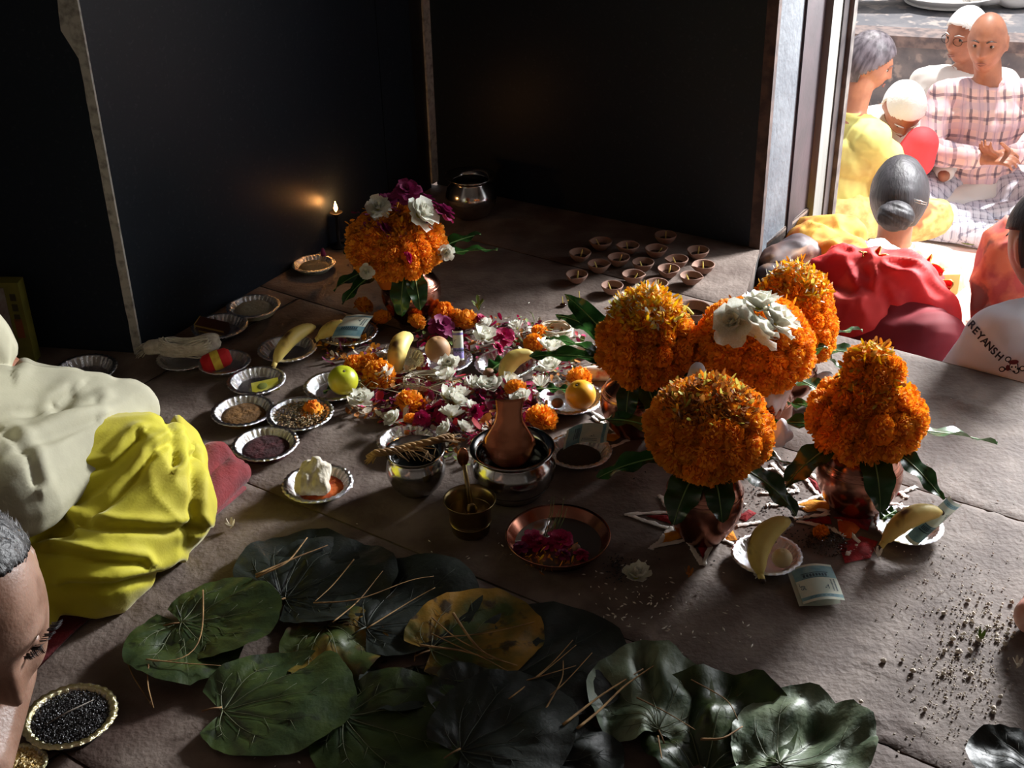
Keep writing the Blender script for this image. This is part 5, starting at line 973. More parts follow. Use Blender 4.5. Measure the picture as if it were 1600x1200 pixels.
def crumbs(seed, lab):
    r = random.Random(seed); mb = MB(); c0 = P(1500, 1020)
    big = [(1508, 974), (1474, 960), (1516, 1018), (1488, 1000), (1476, 1018), (1498, 1020), (1486, 1050), (1474, 1054), (1516, 1056), (1527, 998), (1530, 1002), (1464, 1031), (1445, 1110), (1553, 1115), (1552, 1108), (1563, 1090), (1478, 1092), (1410, 1032), (1426, 1048), (1426, 1050), (1380, 1034), (1345, 1098), (1512, 940), (1544, 945), (1581, 942), (1521, 960), (1536, 1036), (1570, 1008), (1580, 970)]
    pts = [(x, y, r.uniform(.0026, .0046)) for x, y in big] + [(r.gauss(1500, 45), r.gauss(1030, 70), r.uniform(.0006, .0018)) for _ in range(520)] + [(r.gauss(1560, 25), r.gauss(980, 25), r.uniform(.0008, .003)) for _ in range(60)] + [(r.gauss(1450, 60), r.gauss(900, 40), r.uniform(.0006, .0016)) for _ in range(90)]
    for x, y, s_ in pts:
        p = P(x, y, 0) - c0; v, f = sphere(s_, 7, 5, (1, 1, .8)); v += np.random.RandomState(int(x * 7 + y) % 9999).uniform(-s_ * .28, s_ * .28, v.shape); mb.add(v + np.array([p[0], p[1], s_ * .7]), f)
    put('flour_crumbs', mb.mesh('crumbs', [crumb]), None, c0, label=lab, cat='crumbs', kind='stuff')
crumbs(5, 'cream flour crumbs strewn over the right side of the floor')
for k, (px, mt, lab) in enumerate([((1530, 1002), greengrass, 'bruised green leaf scrap among the flour crumbs'), ((215, 1021), ylw, 'yellow petal curl on the floor left of the leaves'), ((1075, 903), drypet, 'orange petal shred on the floor below the powder star'), ((1180, 905), rice, 'pale flake on the floor left of the front foil bowl'), ((1588, 1045), dw, 'pale dried stalk end at the right edge'), ((1370, 872), rice, 'two pale flakes in front of the rightmost foil bowl'), ((360, 826), dw, 'pale husk beside the maroon cushion')]):
    mb = MB()
    for j in range(4):
        v, f = petal(.014, .006, .8, .5); mb.add(v, f, 0, TR((0.002 * j, 0, .001 + .0015 * j), (.3, .2 * j, j * 1.3 - 1)))
    put('petal_scrap', mb.mesh('scrap', [mt]), None, P(*px, .001), label=lab, cat='petal')
# ---------------------------------------------------------------- PEOPLE
skinA = M('skin_brown', (156, 104, 78), rough=.5, c2=(140, 90, 66), nscale=18, sss=.12, bump=.15, bscale=180, bdist=.001)
skinB = M('skin_brown_warm', (170, 112, 84), rough=.5, c2=(150, 96, 72), nscale=18, sss=.1)
lipm = M('lips', (142, 86, 72), rough=.5); eyew = M('eye_white', (170, 158, 150), rough=.25); eyed = M('eye_dark', (28, 18, 14), rough=.2)
hairm = M('black_hair', (22, 19, 22), rough=.55, c2=(40, 36, 40), nscale=40, stretch=(1, 1, .12), bump=.7, bscale=120, bdist=.003)
greyhair = M('grey_hair', (30, 29, 30), rough=.5, c2=(84, 82, 82), nscale=60, nlo=.5, nhi=.7, stretch=(1, 1, .15), bump=.8, bscale=140)
whitehair = M('white_hair', (226, 224, 220), rough=.7, bump=.5, bscale=120)
def head_mesh(nu=64, nv=56, jaw=1.0):
    v, f = sphere(1, nu, nv); x, y, z = v[:, 0].copy(), v[:, 1].copy(), v[:, 2].copy()
    low = np.clip(-z, 0, 1); X = x * .076 * (1 - .30 * low ** 1.3 * jaw); Z = z * .118
    Y = np.where(y < 0, y * .094, y * .098); Y = np.where(y > 0, Y * (1 - .42 * low), Y); Y = Y + np.where(y < 0, 0, 0)
    Y -= .004 * low * (y < 0)
    front = np.clip(-y * 1.6, 0, 1); g = lambda a, b, s, t, cx=0: np.exp(-((np.abs(X) - a) / s) ** 2 - ((Z - b) / t) ** 2)
    nose = np.exp(-(X / (.0095 + .006 * np.clip((.01 - Z) / .045, 0, 1))) ** 2) * np.where(Z > .018, np.exp(-((Z - .018) / .012) ** 2) * .15, np.where(Z > -.030, .15 + .85 * ((.018 - Z) / .048), np.exp(-((Z + .030) / .0065) ** 2)))
    Y -= front * (.024 * nose + .007 * g(.024, .026, .022, .010) - .011 * g(.031, .006, .0135, .012) + .006 * g(.042, -.022, .018, .018) + .008 * np.exp(-(X / .024) ** 2 - ((Z + .055) / .008) ** 2) + .008 * np.exp(-(X / .022) ** 2 - ((Z + .071) / .007) ** 2) - .005 * np.exp(-(X / .03) ** 2 - ((Z + .063) / .0035) ** 2) + .010 * np.exp(-(X / .022) ** 2 - ((Z + .098) / .016) ** 2) - .004 * np.exp(-(X / .03) ** 2 - ((Z + .083) / .006) ** 2))
    Y += front * .004 * g(.0, .06, .06, .02) * 0
    return np.stack([X, Y, Z], 1), f
def ear(side):
    pts = [(side * .076, .012 + .012 * math.sin(a) * .9, .0 + .027 * math.cos(a) - .004) for a in np.linspace(0, 6.28, 14)]
    return [tube(pts, .0055, 7), capsule((side * .071, .012, .01), (side * .072, .008, -.022), .010, .007, 8, 3)]
def xf(parts, mat): A = np.array(mat); return [(np.asarray(v) @ A[:3, :3].T + A[:3, 3], f) for v, f in parts]
def hand(wrist, dirv, palm_n, side, curl=.35, spread=.12, s=1.0, thumb=.7):
    d = V(dirv).normalized(); n = V(palm_n); n = (n - d * n.dot(d)).normalized(); t = d.cross(n) * side; w_ = V(wrist); out = []
    A = lambda a, b, c: np.array(w_ + (d * a + t * b + n * c) * s)
    out += [capsule(A(0, 0, 0), A(.03, 0, 0), .019 * s, .020 * s)]
    for k in (-1.5, -.5, .5, 1.5): out.append(capsule(A(.02, k * .011, 0), A(.078, k * .0185, 0), .013 * s, .0105 * s, 10, 4))
    for k, L in zip((-1.5, -.5, .5, 1.5), (.060, .075, .082, .072)):
        p = np.array([.078, k * .0185, 0.]); ang = curl * .6; sp_ = spread * k
        for j, q in enumerate((.45, .31, .24)):
            e = p + L * q * np.array([math.cos(ang) * math.cos(sp_), math.cos(ang) * math.sin(sp_), math.sin(ang)]); out.append(capsule(A(*p), A(*e), (.0092 - j * .0011) * s, (.0084 - j * .0011) * s, 9, 3)); p = e; ang += curl * 1.15
    p = np.array([.018, .024, .004]); 
    for j, (L, a) in enumerate(((.038, thumb), (.032, thumb - .25), (.026, thumb - .4))):
        e = p + L * np.array([math.cos(a), math.sin(a), .25 + .3 * curl]) ; out.append(capsule(A(*p), A(*e), (.0125 - j * .0018) * s, (.0108 - j * .0016) * s, 9, 3)); p = e
    return out
def limb(pts, rad, n=12): return [capsule(pts[i], pts[i + 1], rad[i], rad[i + 1], n, 4) for i in range(len(pts) - 1)]
def seated(label, loc, rz, skin, J={}, shirt=None, lower=None, hair=None, headrot=(0, 0, 0), hands=True, vox=.009, sleeve=1.0, lowname='lower_garment', shname='shirt', haircut='short', foldA=.008, s=1.0, extra_lower=(), extra_shirt=(), feet=True, shirt_len=.02, glasses=False, hand_dirs=None, neckopen=True, hpx=None):
    """cross-legged seated adult, facing local -Y, seat at z=0"""
    D = dict(pel=(0, 0, .11), ch=(0, -.01, .38), sh=.165, shz=.50, nk=(0, -.01, .60), hd=(0, -.02, .715), elR=(-.27, -.06, .27), elL=(.27, -.06, .27), wrR=(-.10, -.27, .22), wrL=(.10, -.27, .22), knR=(-.34, -.27, .12), knL=(.34, -.27, .12), anR=(.08, -.33, .055), anL=(-.08, -.28, .06)); D.update(J)
    g = {k: np.array(v, float) if hasattr(v, '__len__') else v for k, v in D.items()}
    if hpx is not None:
        zz = loc[2] + s * g['hd'][2]; hp0 = P(hpx[0], hpx[1], zz); hx, hy = s * g['hd'][0], s * g['hd'][1]; loc = (hp0[0] - (hx * math.cos(rz) - hy * math.sin(rz)), hp0[1] - (hx * math.sin(rz) + hy * math.cos(rz)), loc[2])
    shx, shz = g['sh'], g['shz']; cx = g['ch'][0]; cy = g['ch'][1]
    sR = np.array([cx - shx, cy + .01, shz]); sL = np.array([cx + shx, cy + .01, shz])
    t = thing('person', label, 'person', loc, rz); t.scale = (s, s, s)
    HM = Matrix.Translation(V(g['hd'])) @ Euler(headrot).to_matrix().to_4x4()
    body = limb([g['pel'] + (-.07, 0, 0), g['pel'] + (.07, 0, 0)], [.125, .125]) + limb([g['pel'], g['ch']], [.13, .125], 18) + limb([g['ch'] + (-.05, 0, .03), g['ch'] + (.05, 0, .03)], [.115, .115]) + limb([sR, (cx, cy, shz + .02), sL], [.058, .072, .058]) + limb([(cx, cy + .01, shz), g['nk'], g['hd'] + (0, .015, -.03)], [.062, .054, .056], 16)
    hv, hf = head_mesh(); body += xf([(hv, hf)] + ear(-1) + ear(1), HM)
    for S, e, w_ in ((sR, g['elR'], g['wrR']), (sL, g['elL'], g['wrL'])): body += limb([S, (S + e) / 2, e, e * .6 + w_ * .4, w_], [.05, .047, .039, .038, .026])
    for sd, k, a in ((-1, g['knR'], g['anR']), (1, g['knL'], g['anL'])):
        h = g['pel'] + (sd * .08, -.02, -.01); body += limb([h, (h + k) / 2, k], [.10, .083, .062]) + limb([k, k * .6 + a * .4, a], [.058, .052, .036])
        if feet: body += limb([a, a + (-sd * .05, -.02, -.01), a + (-sd * .13, -.05, -.02)], [.036, .034, .022]) + [capsule(a + (-sd * (.13 + .004 * j), -.05 + (j - 2) * .014, -.022), a + (-sd * (.16 - .004 * j), -.055 + (j - 2) * .015, -.026), .012 if j == 4 else .009, .009, 8, 3) for j in range(5)]
    if hands:
        hdn = hand_dirs or (((.35, -.6, -.1), (0, 0, -1)), ((-.35, -.6, -.1), (0, 0, -1)))
        body += hand(g['wrR'], hdn[0][0], hdn[0][1], 1, .5) + hand(g['wrL'], hdn[1][0], hdn[1][1], -1, .5)
    put('body', blob(body, skin, vox * .8, 2, name='body'), t)
    def hp(name, mb, mats): o = put(name, mb.mesh(name, mats), t); o.matrix_local = HM; return o
    for sd in (-1, 1):
        eo = hp('eye', MB().add(*sphere(.0113, 12, 8, (1, 1, .62), (sd * .031, -.0705, .005))), [eyew])
        put('iris', MB().add(*sphere(.0055, 10, 6, (1, .5, 1), (sd * .031, -.0815, .005))).mesh('iris', [eyed]), eo)
        hp('eyebrow', MB().add(*tube([(sd * .014, -.096, .024), (sd * .032, -.092, .030), (sd * .05, -.078, .024)], [.0028, .0035, .0015], 6, .6)), [hair or greyhair])
    hp('lips', MB().add(*tube([(-.021, -.089, -.062), (-.008, -.0985, -.0575), (0, -.0985, -.059), (.008, -.0985, -.0575), (.021, -.089, -.062)], [.0008, .0024, .002, .0024, .0008], 7)).add(*tube([(-.018, -.089, -.065), (0, -.0985, -.069), (.018, -.089, -.065)], [.0008, .003, .0008], 7)), [lipm])
    if glasses:
        gm = MB()
        for sd in (-1, 1): gm.add(*tube([(sd * .033 + .021 * math.cos(a), -.098 + .003 * math.cos(a) * sd, .003 + .017 * math.sin(a)) for a in np.linspace(0, 6.28, 18)], .0013, 5)); gm.add(*tube([(sd * .054, -.095, .006), (sd * .078, -.03, .008), (sd * .078, .02, .006)], .0013, 5))
        hp('glasses', gm, [dk])
    if hair and haircut:
        hv2 = hv.copy(); c = {'short': lambda v: (v[:, 2] > .035 - .0 * v[:, 1]) & (v[:, 2] > .062 - .9 * (v[:, 1] + .08)) | ((v[:, 1] > .015) & (v[:, 2] > -.035)), 'long': lambda v: (v[:, 2] > .070 - 1.1 * (v[:, 1] + .085)) | ((v[:, 1] > .01) & (v[:, 2] > -.075)), 'bald': lambda v: (v[:, 1] > .03) & (v[:, 2] > -.04) & (v[:, 2] < .03)}[haircut](hv)
        th = {'short': .010, 'long': .015, 'bald': .0025}[haircut]; nn = hv / np.linalg.norm(hv, axis=1)[:, None]
        keep = [q for q in hf if all(c[list(q)])]; idx = sorted({i for q in keep for i in q}); mp = {a: b for b, a in enumerate(idx)}
        hh = hv[idx] + nn[idx] * (th * (1 + .25 * fbm(hv[idx] * 30, 2)))[:, None]
        me = solid(MB().add(hh, [tuple(mp[i] for i in q) for q in keep]).mesh('hair', [hair]), .012); o = put('hair', me, t); o.matrix_local = HM
        if haircut == 'long':
            o = put('bun', blob([(sphere(.050, 18, 12, (1.15, .8, .95), (0, .118, -.045)))], hair, .005, 1, folds(.004, 60, (1, 0, .4), .12, 5)), t); o.matrix_local = HM
    if shirt:
        e = .016; pt = limb([g['pel'] + (-.07, 0, shirt_len), g['pel'] + (.07, 0, shirt_len)], [.135, .135]) + limb([g['pel'] + (0, 0, .05), g['ch']], [.14, .14], 18) + limb([g['ch'] + (-.05, 0, .03), g['ch'] + (.05, 0, .03)], [.128, .128]) + limb([sR, (cx, cy, shz + .008), sL], [.072, .078, .072])
        for S, el, w_ in ((sR, g['elR'], g['wrR']), (sL, g['elL'], g['wrL'])):
            if sleeve >= 1: pt += limb([S, el, el * .15 + w_ * .85], [.068, .058, .044])
            elif sleeve > 0: pt += limb([S, S * (1 - sleeve) + el * sleeve], [.07, .066])
        pt += list(extra_shirt); put(shname, blob(pt, shirt, vox, 3, folds(foldA, 16, (.2, 0, 1), .22, 3), name=shname), t)
        if neckopen: put('collar', blob([tube([(cx + .056 * math.cos(a), cy + .004 + .05 * math.sin(a) - .012 * (math.sin(a) < -.5), shz + .066 - .022 * (math.sin(a) < -.6)) for a in np.linspace(0, 6.283, 22)], .012, 8, 1.6)], shirt, .005, 1), t)
    if lower:
        pt = limb([g['pel'] + (-.07, 0, -.01), g['pel'] + (.07, 0, -.01)], [.14, .14])
        for sd, k, a in ((-1, g['knR'], g['anR']), (1, g['knL'], g['anL'])): h = g['pel'] + (sd * .08, -.02, -.01); pt += limb([h, k], [.115, .082]) + limb([k, k * .25 + a * .75], [.078, .058])
        pt += limb([g['knR'] * .6 + (0, 0, -.02), g['knL'] * .6 + (0, 0, -.02)], [.07, .07]) + list(extra_lower)
        put(lowname, blob(pt, lower, vox, 3, folds(foldA, 15, (1, -.6, .1), .2, 7), name=lowname), t)
    return t
shirt_p = plaid('plaid_shirt', (232, 196, 188), (70, 60, 86), (206, 176, 190), 15, 13)
lungi = plaid('checked_lungi', (186, 184, 196), (90, 88, 110), (214, 212, 222), 34, 34, (0, 1), .12)
whitec = M('white_kurta', (232, 228, 222), rough=.9, trans=.15)
# man in the plaid shirt
Y3 = 5.62; p3 = Q(1538, 262, Y3)
seated('bald man in a pink and navy plaid shirt, seated cross-legged with clasped hands', (p3[0], p3[1], ZG), R_(-6), skinB, dict(wrR=(-.045, -.27, .33), wrL=(.06, -.25, .345), elR=(-.24, -.12, .31), elL=(.28, -.10, .32), hd=(-.035, -.03, .735), nk=(-.01, -.015, .61)), shirt_p, lungi, greyhair, (R_(2), R_(-3), R_(-24)), haircut='bald', vox=.0075, shname='plaid_shirt', lowname='checked_wrap', foldA=.007,
       hpx=(1543, 66), hand_dirs=(((.75, -.45, .25), (.1, .4, -.8)), ((-.8, -.35, .15), (.1, .3, .8))), extra_lower=limb([(-.22, -.32, .06), (.1, -.42, .05), (.28, -.36, .05)], [.06, .06, .06]), s=1.0)
# older man behind him
p4 = Q(1500, 232, 6.1)
seated('older man with glasses in white, half hidden behind the plaid-shirted man', (p4[0], p4[1], ZG - .04), R_(-8), skinB, dict(hd=(-.03, -.04, .70), nk=(0, -.01, .58), shz=.48), whitec, whitec, whitehair, (R_(4), 0, R_(-48)), haircut='short', shname='white_shirt', vox=.01, glasses=True, hands=False, hpx=(1510, 56))
# person in white farther left, with head out of sight
p9 = Q(1428, 235, 6.1)
seated('person in loose white cloth with head wrapped, bent forward before the far ledge', (p9[0], p9[1], ZG), R_(20), skinB, dict(hd=(-.06, -.16, .50), nk=(-.02, -.08, .46), shz=.40, ch=(0, -.04, .3), sh=.17), whitec, whitec, whitehair, (R_(50), 0, R_(-20)), haircut='short', shname='white_shawl', vox=.012, hands=False, hpx=(1412, 168))
rb = Q(1430, 236, 5.0); put('red_bundle', blob([capsule((0, 0, .0), (.02, 0, .06), .085, .07)], M('coral_cloth', (222, 60, 66), rough=.7), .01, 2), None, (rb[0], rb[1], rb[2] - .03), label='round coral-red bundle held beside the plaid-shirted man', cat='bundle')
# woman in yellow by the door jamb
ysari = M('yellow_sari', (214, 206, 120), rough=.8, c2=(196, 172, 100), nscale=5, trans=.15); gsari = M('gold_sari', (206, 186, 116), rough=.8, c2=(188, 150, 86), nscale=22, c3=(206, 96, 60), n3=7)
p5 = Q(1330, 240, 4.25)
seated('woman in a yellow and gold sari with greying dark hair, behind the door jamb', (p5[0] - .04, p5[1] + .05, -.72), R_(118), skinB, dict(hd=(.0, -.07, .765), nk=(.0, -.03, .62), elR=(-.2, -.15, .3), elL=(.22, -.12, .3), knR=(-.2, -.36, .1), knL=(.2, -.36, .1), anR=(.05, -.36, .05), anL=(-.05, -.33, .05)), ysari, gsari, M('greying_hair', (60, 52, 58), rough=.5, c2=(100, 92, 98), nscale=50, stretch=(1, 1, .2), bump=.5), (R_(18), R_(0), R_(-40)), s=.9, hpx=(1356, 98), haircut='long', shname='yellow_shawl', lowname='gold_sari', vox=.009, foldA=.012, hands=True,
       extra_lower=limb([(-.08, .02, .1), (.08, .02, .1)], [.17, .17]))
# woman with a bun, back to us
beige = M('beige_sari', (206, 182, 146), rough=.85, c2=(176, 142, 110), nscale=30, c3=(110, 92, 120), n3=6)
p6 = Q(1404, 330, 3.85); hz = float(p6[2]) + .02
seated('woman seen from behind with a dark hair bun and beige patterned sari', (p6[0] - .01, p6[1] + .02, hz - .715), R_(180 - 14), skinB, dict(hd=(.0, -.01, .735), nk=(0, -.0, .60), sh=.15), beige, beige, hairm, (R_(14), R_(4), R_(-6)), haircut='long', shname='sari_drape', vox=.009, foldA=.01, hands=False,
       extra_shirt=limb([(.1, .02, .42), (-.22, .1, .34)], [.09, .10]), hpx=(1405, 308))
cl = P(1404, 330, 0) # hair clip
hc = thing('hair_clip', 'shiny metal hair clip at the side of the bun', 'clip', Q(1438, 315, 3.66)); put('bar', MB().add(*tube([(-.02, 0, .008), (0, -.004, .003), (.02, 0, -.004)], .0022, 6)).add(*tube([(-.018, 0, .0), (0, -.004, -.004), (.02, 0, -.01)], .0018, 6)).mesh('clip', [steel]), hc)
# white T-shirt person at the right edge
p8 = Q(1580, 500, 2.78)
tee = M('white_tee', (228, 228, 236), rough=.85, c2=(216, 216, 228), nscale=6)
def bend(parts): return parts
t8 = seated('dark-haired person in a white T-shirt printed REYANSH, seen from behind at right', (p8[0] + .15, p8[1] + .16, -.43), R_(180 + 12), skinA, dict(hd=(.02, -.09, .62), nk=(0, -.04, .54), shz=.47, ch=(0, 0, .32), sh=.165, elR=(-.26, -.1, .22), elL=(.25, -.05, .22)), tee, M('dark_trousers', (60, 60, 70), rough=.8), hairm, (R_(20), 0, 0), haircut='short', shname='t_shirt', vox=.009, foldA=.005, hands=True, sleeve=.6, neckopen=False,
            extra_shirt=limb([(-.1, .04, .36), (.1, .04, .36)], [.13, .13]) + limb([(-.08, .06, .18), (.08, .06, .18)], [.14, .14]), hpx=(1638, 385))
# person with orange scarf beyond
p7 = Q(1572, 420, 3.3)
osc = M('orange_scarf', (186, 98, 66), rough=.85, c2=(150, 56, 48), nscale=20, c3=(110, 60, 50), n3=14)
seated('person with an orange patterned scarf over the head, left of the white T-shirt', (p7[0] + .10, p7[1] + .06, -.66), R_(170), skinA, dict(hd=(.06, -.06, .66), nk=(.04, -.02, .54), shz=.42), osc, beige, hairm, (R_(10), 0, R_(-10)), haircut='short', shname='orange_scarf', vox=.010, foldA=.018, hands=False, hpx=(1598, 418), extra_shirt=limb([(.06, -.05, .67), (.06, .0, .62), (.04, .06, .45)], [.118, .115, .12]))
# bent person in red
redv = M('red_veil', (236, 62, 58), rough=.7, c2=(188, 30, 38), nscale=5, trans=.3, c3=(226, 90, 76), n3=8); maroon = M('maroon_sari', (136, 22, 34), rough=.75, c2=(116, 16, 28), nscale=6, trans=.1)
pr0 = P(1420, 540, 0); pr0 = np.array([pr0[0], pr0[1], 0])
def W(px, py, Y): return Q(px, py, Y)
red = thing('person', 'person bent forward under a gold-edged red veil and maroon sari beyond the platform edge', 'person', (pr0[0] - .02, pr0[1] + .16, -.42))
RL_ = np.array(red.location)
rbody = limb([W(1440, 560, 2.78) - RL_, W(1400, 490, 2.88) - RL_, W(1330, 450, 2.98) - RL_], [.12, .10, .07]) + xf([head_mesh(40, 32)], Matrix.Translation(V(W(1290, 455, 3.02) - RL_)) @ Euler((R_(80), 0, R_(60))).to_matrix().to_4x4()) + limb([(0, 0, .1), W(1440, 560, 2.78) - RL_], [.14, .12]) + limb([(0, 0, .1), (.3, .2, .1), (.1, .35, .06)], [.09, .07, .05]) + limb([(0, 0, .1), (-.3, .2, .1), (-.1, .35, .06)], [.09, .07, .05])
put('body', blob(rbody, skinA, .01, 2), red)
dr = limb([(-.12, .0, .1), (.2, .02, .1)], [.17, .18]) + limb([W(1360, 545, 2.78) - RL_, W(1450, 545, 2.72) - RL_], [.085, .095]) + limb([W(1450, 540, 2.72) - RL_, W(1470, 590, 2.66) - RL_], [.08, .05]) + limb([W(1380, 500, 2.84) - RL_, W(1430, 510, 2.8) - RL_], [.09, .09])
dr = [(v, f) for v, f in dr]
put('maroon_sari', blob(dr, maroon, .009, 4, folds(.008, 14, (1, .2, -.5), .2, 11)), red)
vl = limb([W(1262, 452, 2.92) - RL_, W(1320, 440, 2.92) - RL_, W(1400, 455, 2.86) - RL_, W(1450, 490, 2.82) - RL_], [.055, .085, .095, .07]) + limb([W(1290, 490, 2.84) - RL_, W(1345, 500, 2.82) - RL_], [.07, .085]) + limb([W(1445, 450, 2.9) - RL_, W(1482, 520, 2.8) - RL_], [.05, .03])
put('red_veil', blob(vl, redv, .0075, 3, folds(.018, 22, (.7, 0, -.9), .16, 13)), red)
gold = M('gold_trim', (206, 160, 84), rough=.4, metal=.4, bump=.6, bscale=120)
def seam(pts, rad, mat, name, parent):
    q = np.array([W(*p) for p in pts]) - np.array(parent.location); tt = np.linspace(0, len(q) - 1, 50); cur = np.stack([np.interp(tt, range(len(q)), q[:, k]) for k in range(3)], 1)
    for _ in range(6): cur[1:-1] = (cur[:-2] + 2 * cur[1:-1] + cur[2:]) / 4
    cur[:, 2] += .003 * np.sin(tt * 14); put(name, MB().add(*tube(cur, rad, 6)).mesh(name, [mat]), parent)
def frill(pts, Hh, mat, name, parent, amp=.012, fr=9):
    q = np.array([W(*p) for p in pts]) - np.array(parent.location); n = 70; tt = np.linspace(0, len(q) - 1, n); cur = np.stack([np.interp(tt, range(len(q)), q[:, k]) for k in range(3)], 1)
    for _ in range(5): cur[1:-1] = (cur[:-2] + 2 * cur[1:-1] + cur[2:]) / 4
    v = []; m = 8
    for i in range(n):
        for j in range(m): s_ = j / (m - 1); v.append(cur[i] + np.array([amp * math.sin(tt[i] * fr) * s_, amp * math.cos(tt[i] * fr * .8) * s_ - .01 * s_, Hh * (s_ - .3) + amp * .5 * math.sin(tt[i] * fr * 1.7) * s_]))
    f = [(i * m + j, (i + 1) * m + j, (i + 1) * m + j + 1, i * m + j + 1) for i in range(n - 1) for j in range(m - 1)]
    put(name, solid(MB().add(np.array(v), f).mesh(name, [mat]), .0015), parent)
    put('gold_edge', MB().add(*tube(np.array(v)[m - 1::m], .0022, 5)).mesh('ge', [gold]), parent)
frill([(1330, 418, 2.9), (1370, 408, 2.9), (1405, 432, 2.88), (1425, 480, 2.84), (1440, 505, 2.82)], .05, redv, 'veil_frill', red)
frill([(1410, 432, 2.9), (1450, 418, 2.9), (1476, 450, 2.88), (1470, 478, 2.84), (1488, 500, 2.82)], .045, redv, 'veil_frill', red)
frill([(1268, 428, 2.92), (1290, 414, 2.92), (1318, 428, 2.92), (1340, 440, 2.9)], .02, redv, 'veil_frill', red, .006)
# yellow and brown cloth beside the jamb
ycl = M('mustard_cloth', (198, 156, 62), rough=.8, c2=(180, 126, 50), nscale=16, trans=.3, c3=(180, 104, 40), n3=24); bcl = M('brown_print_cloth', (84, 54, 44), rough=.6, c2=(150, 116, 84), nscale=12, nlo=.5, nhi=.62, stretch=(1, .3, 2), c3=(46, 28, 32), n3=10)
yb = thing('person', 'person wrapped in a mustard-yellow spotted shawl, bent low beside the door jamb', 'person', (*W(1292, 400, 3.12)[:2], -.42)); YL = np.array(yb.location)
put('body', blob(limb([(0, 0, .05), (0, 0, .2), W(1290, 425, 3.14) - YL], [.14, .12, .06]) + xf([head_mesh(36, 28)], Matrix.Translation(V(W(1275, 425, 3.16) - YL)) @ Euler((R_(70), 0, R_(80))).to_matrix().to_4x4()), skinA, .01, 2), yb)
put('mustard_shawl', blob(limb([W(1268, 372, 3.2) - YL, W(1318, 368, 3.16) - YL], [.055, .058]) + limb([W(1262, 385, 3.14) - YL, W(1318, 405, 3.06) - YL], [.06, .062]) + limb([W(1336, 372, 3.16) - YL, W(1338, 400, 3.1) - YL], [.032, .03]) + limb([(0, 0, .1), (0, 0, .3)], [.16, .12]), ycl, .0065, 3, folds(.013, 22, (.25, 0, 1), .16, 21)), yb)
bb = thing('shawl_bundle', 'brown printed shawl gathered in folds against the base of the door jamb', 'shawl', (*W(1236, 430, 3.02)[:2], -.42)); BL_ = np.array(bb.location)
put('cloth', blob(limb([W(1208, 412, 3.02) - BL_, W(1250, 398, 3.06) - BL_], [.038, .05]) + limb([W(1206, 440, 2.96) - BL_, W(1275, 442, 2.94) - BL_], [.04, .045]) + limb([W(1225, 470, 2.92) - BL_, (0, 0, .1)], [.06, .12]), bcl, .006, 3, folds(.010, 26, (1, 0, .6), .16, 23)), bb)
put('magenta_cloth', blob([capsule((0, 0, 0), (.02, 0, -.02), .022, .018)], M('magenta_print', (170, 60, 130), rough=.8, c2=(220, 190, 200), nscale=60), .004, 1, folds(.005, 60, (0, 0, 1), .3, 3)), None, W(1350, 390, 3.12), label='small magenta and white printed cloth beside the mustard shawl', cat='cloth')
put('white_shawl', blob(limb([W(1372, 400, 3.2), W(1400, 425, 3.1), W(1450, 440, 3.05)], [.045, .05, .04]) + limb([W(1400, 430, 3.1), W(1410, 520, 2.96)], [.05, .1]), whitec, .007, 3, folds(.008, 30, (1, 0, -.4), .2, 25)), None, label='cream white shawl heaped between the red veil and the beige sari', cat='shawl')
chk = plaid('beige_check', (196, 172, 152), (120, 92, 84), (206, 186, 170), 60, 60, (0, 2), .1)
put('checked_cloth', blob(limb([W(1500, 505, 2.95), W(1555, 480, 3.1)], [.06, .09]) + limb([W(1515, 560, 2.85), W(1500, 520, 2.95)], [.09, .07]), chk, .009, 3, folds(.006, 14, (1, 0, 1), .3, 27)), None, label='beige checked cloth over a lap between the red sari and the white T-shirt', cat='cloth')
put('yellow_box', MB().add(*box(-.03, .03, -.02, .02, -.05, .05)).mesh('yb', [M('pale_card', (214, 200, 130), rough=.7)], False), None, W(1476, 450, 3.25), label='pale yellow carton behind the red veil', cat='box')

# ---------------------------------------------------------------- T-SHIRT PRINT
ink = M('print_ink', (34, 26, 44), rough=.7); inkr = M('print_maroon', (96, 26, 38), rough=.7); inkw = M('print_white', (230, 226, 228), rough=.7)
tso = [c for c in t8.children if c.name.startswith('t_shirt')][0]
bpy.context.view_layer.update()
def stick(me, name, off):
    """lay a flat print (world-space mesh, facing the room) onto the shirt surface"""
    n = len(me.vertices); imw = tso.matrix_world.inverted()
    eye_l = imw @ V(EYE)
    for v in me.vertices:
        o = imw @ v.co; dvec = (o - eye_l).normalized(); ok, loc, nrm, _ = tso.ray_cast(o - dvec * .5, dvec)
        if ok: v.co = loc + nrm * off
        else: v.co = o
    return put(name, me, t8)
def sub_mesh(body, size):
    cu = bpy.data.curves.new('c', 'FONT'); cu.body = body; cu.size = size; cu.align_x = 'CENTER'; cu.align_y = 'CENTER'; cu.offset = size * .03
    o = bpy.data.objects.new('c', cu); COL.objects.link(o); dg = bpy.context.evaluated_depsgraph_get(); dg.update(); me = bpy.data.meshes.new_from_object(o.evaluated_get(dg)); bpy.data.objects.remove(o)
    bm = bmesh.new(); bm.from_mesh(me); bmesh.ops.subdivide_edges(bm, edges=[e for e in bm.edges if e.calc_length() > .004], cuts=2); bm.to_mesh(me); bm.free(); return me
LP = [(1514, 511), (1521, 521), (1531, 529), (1541, 538), (1551, 546), (1561, 554), (1571, 562)]
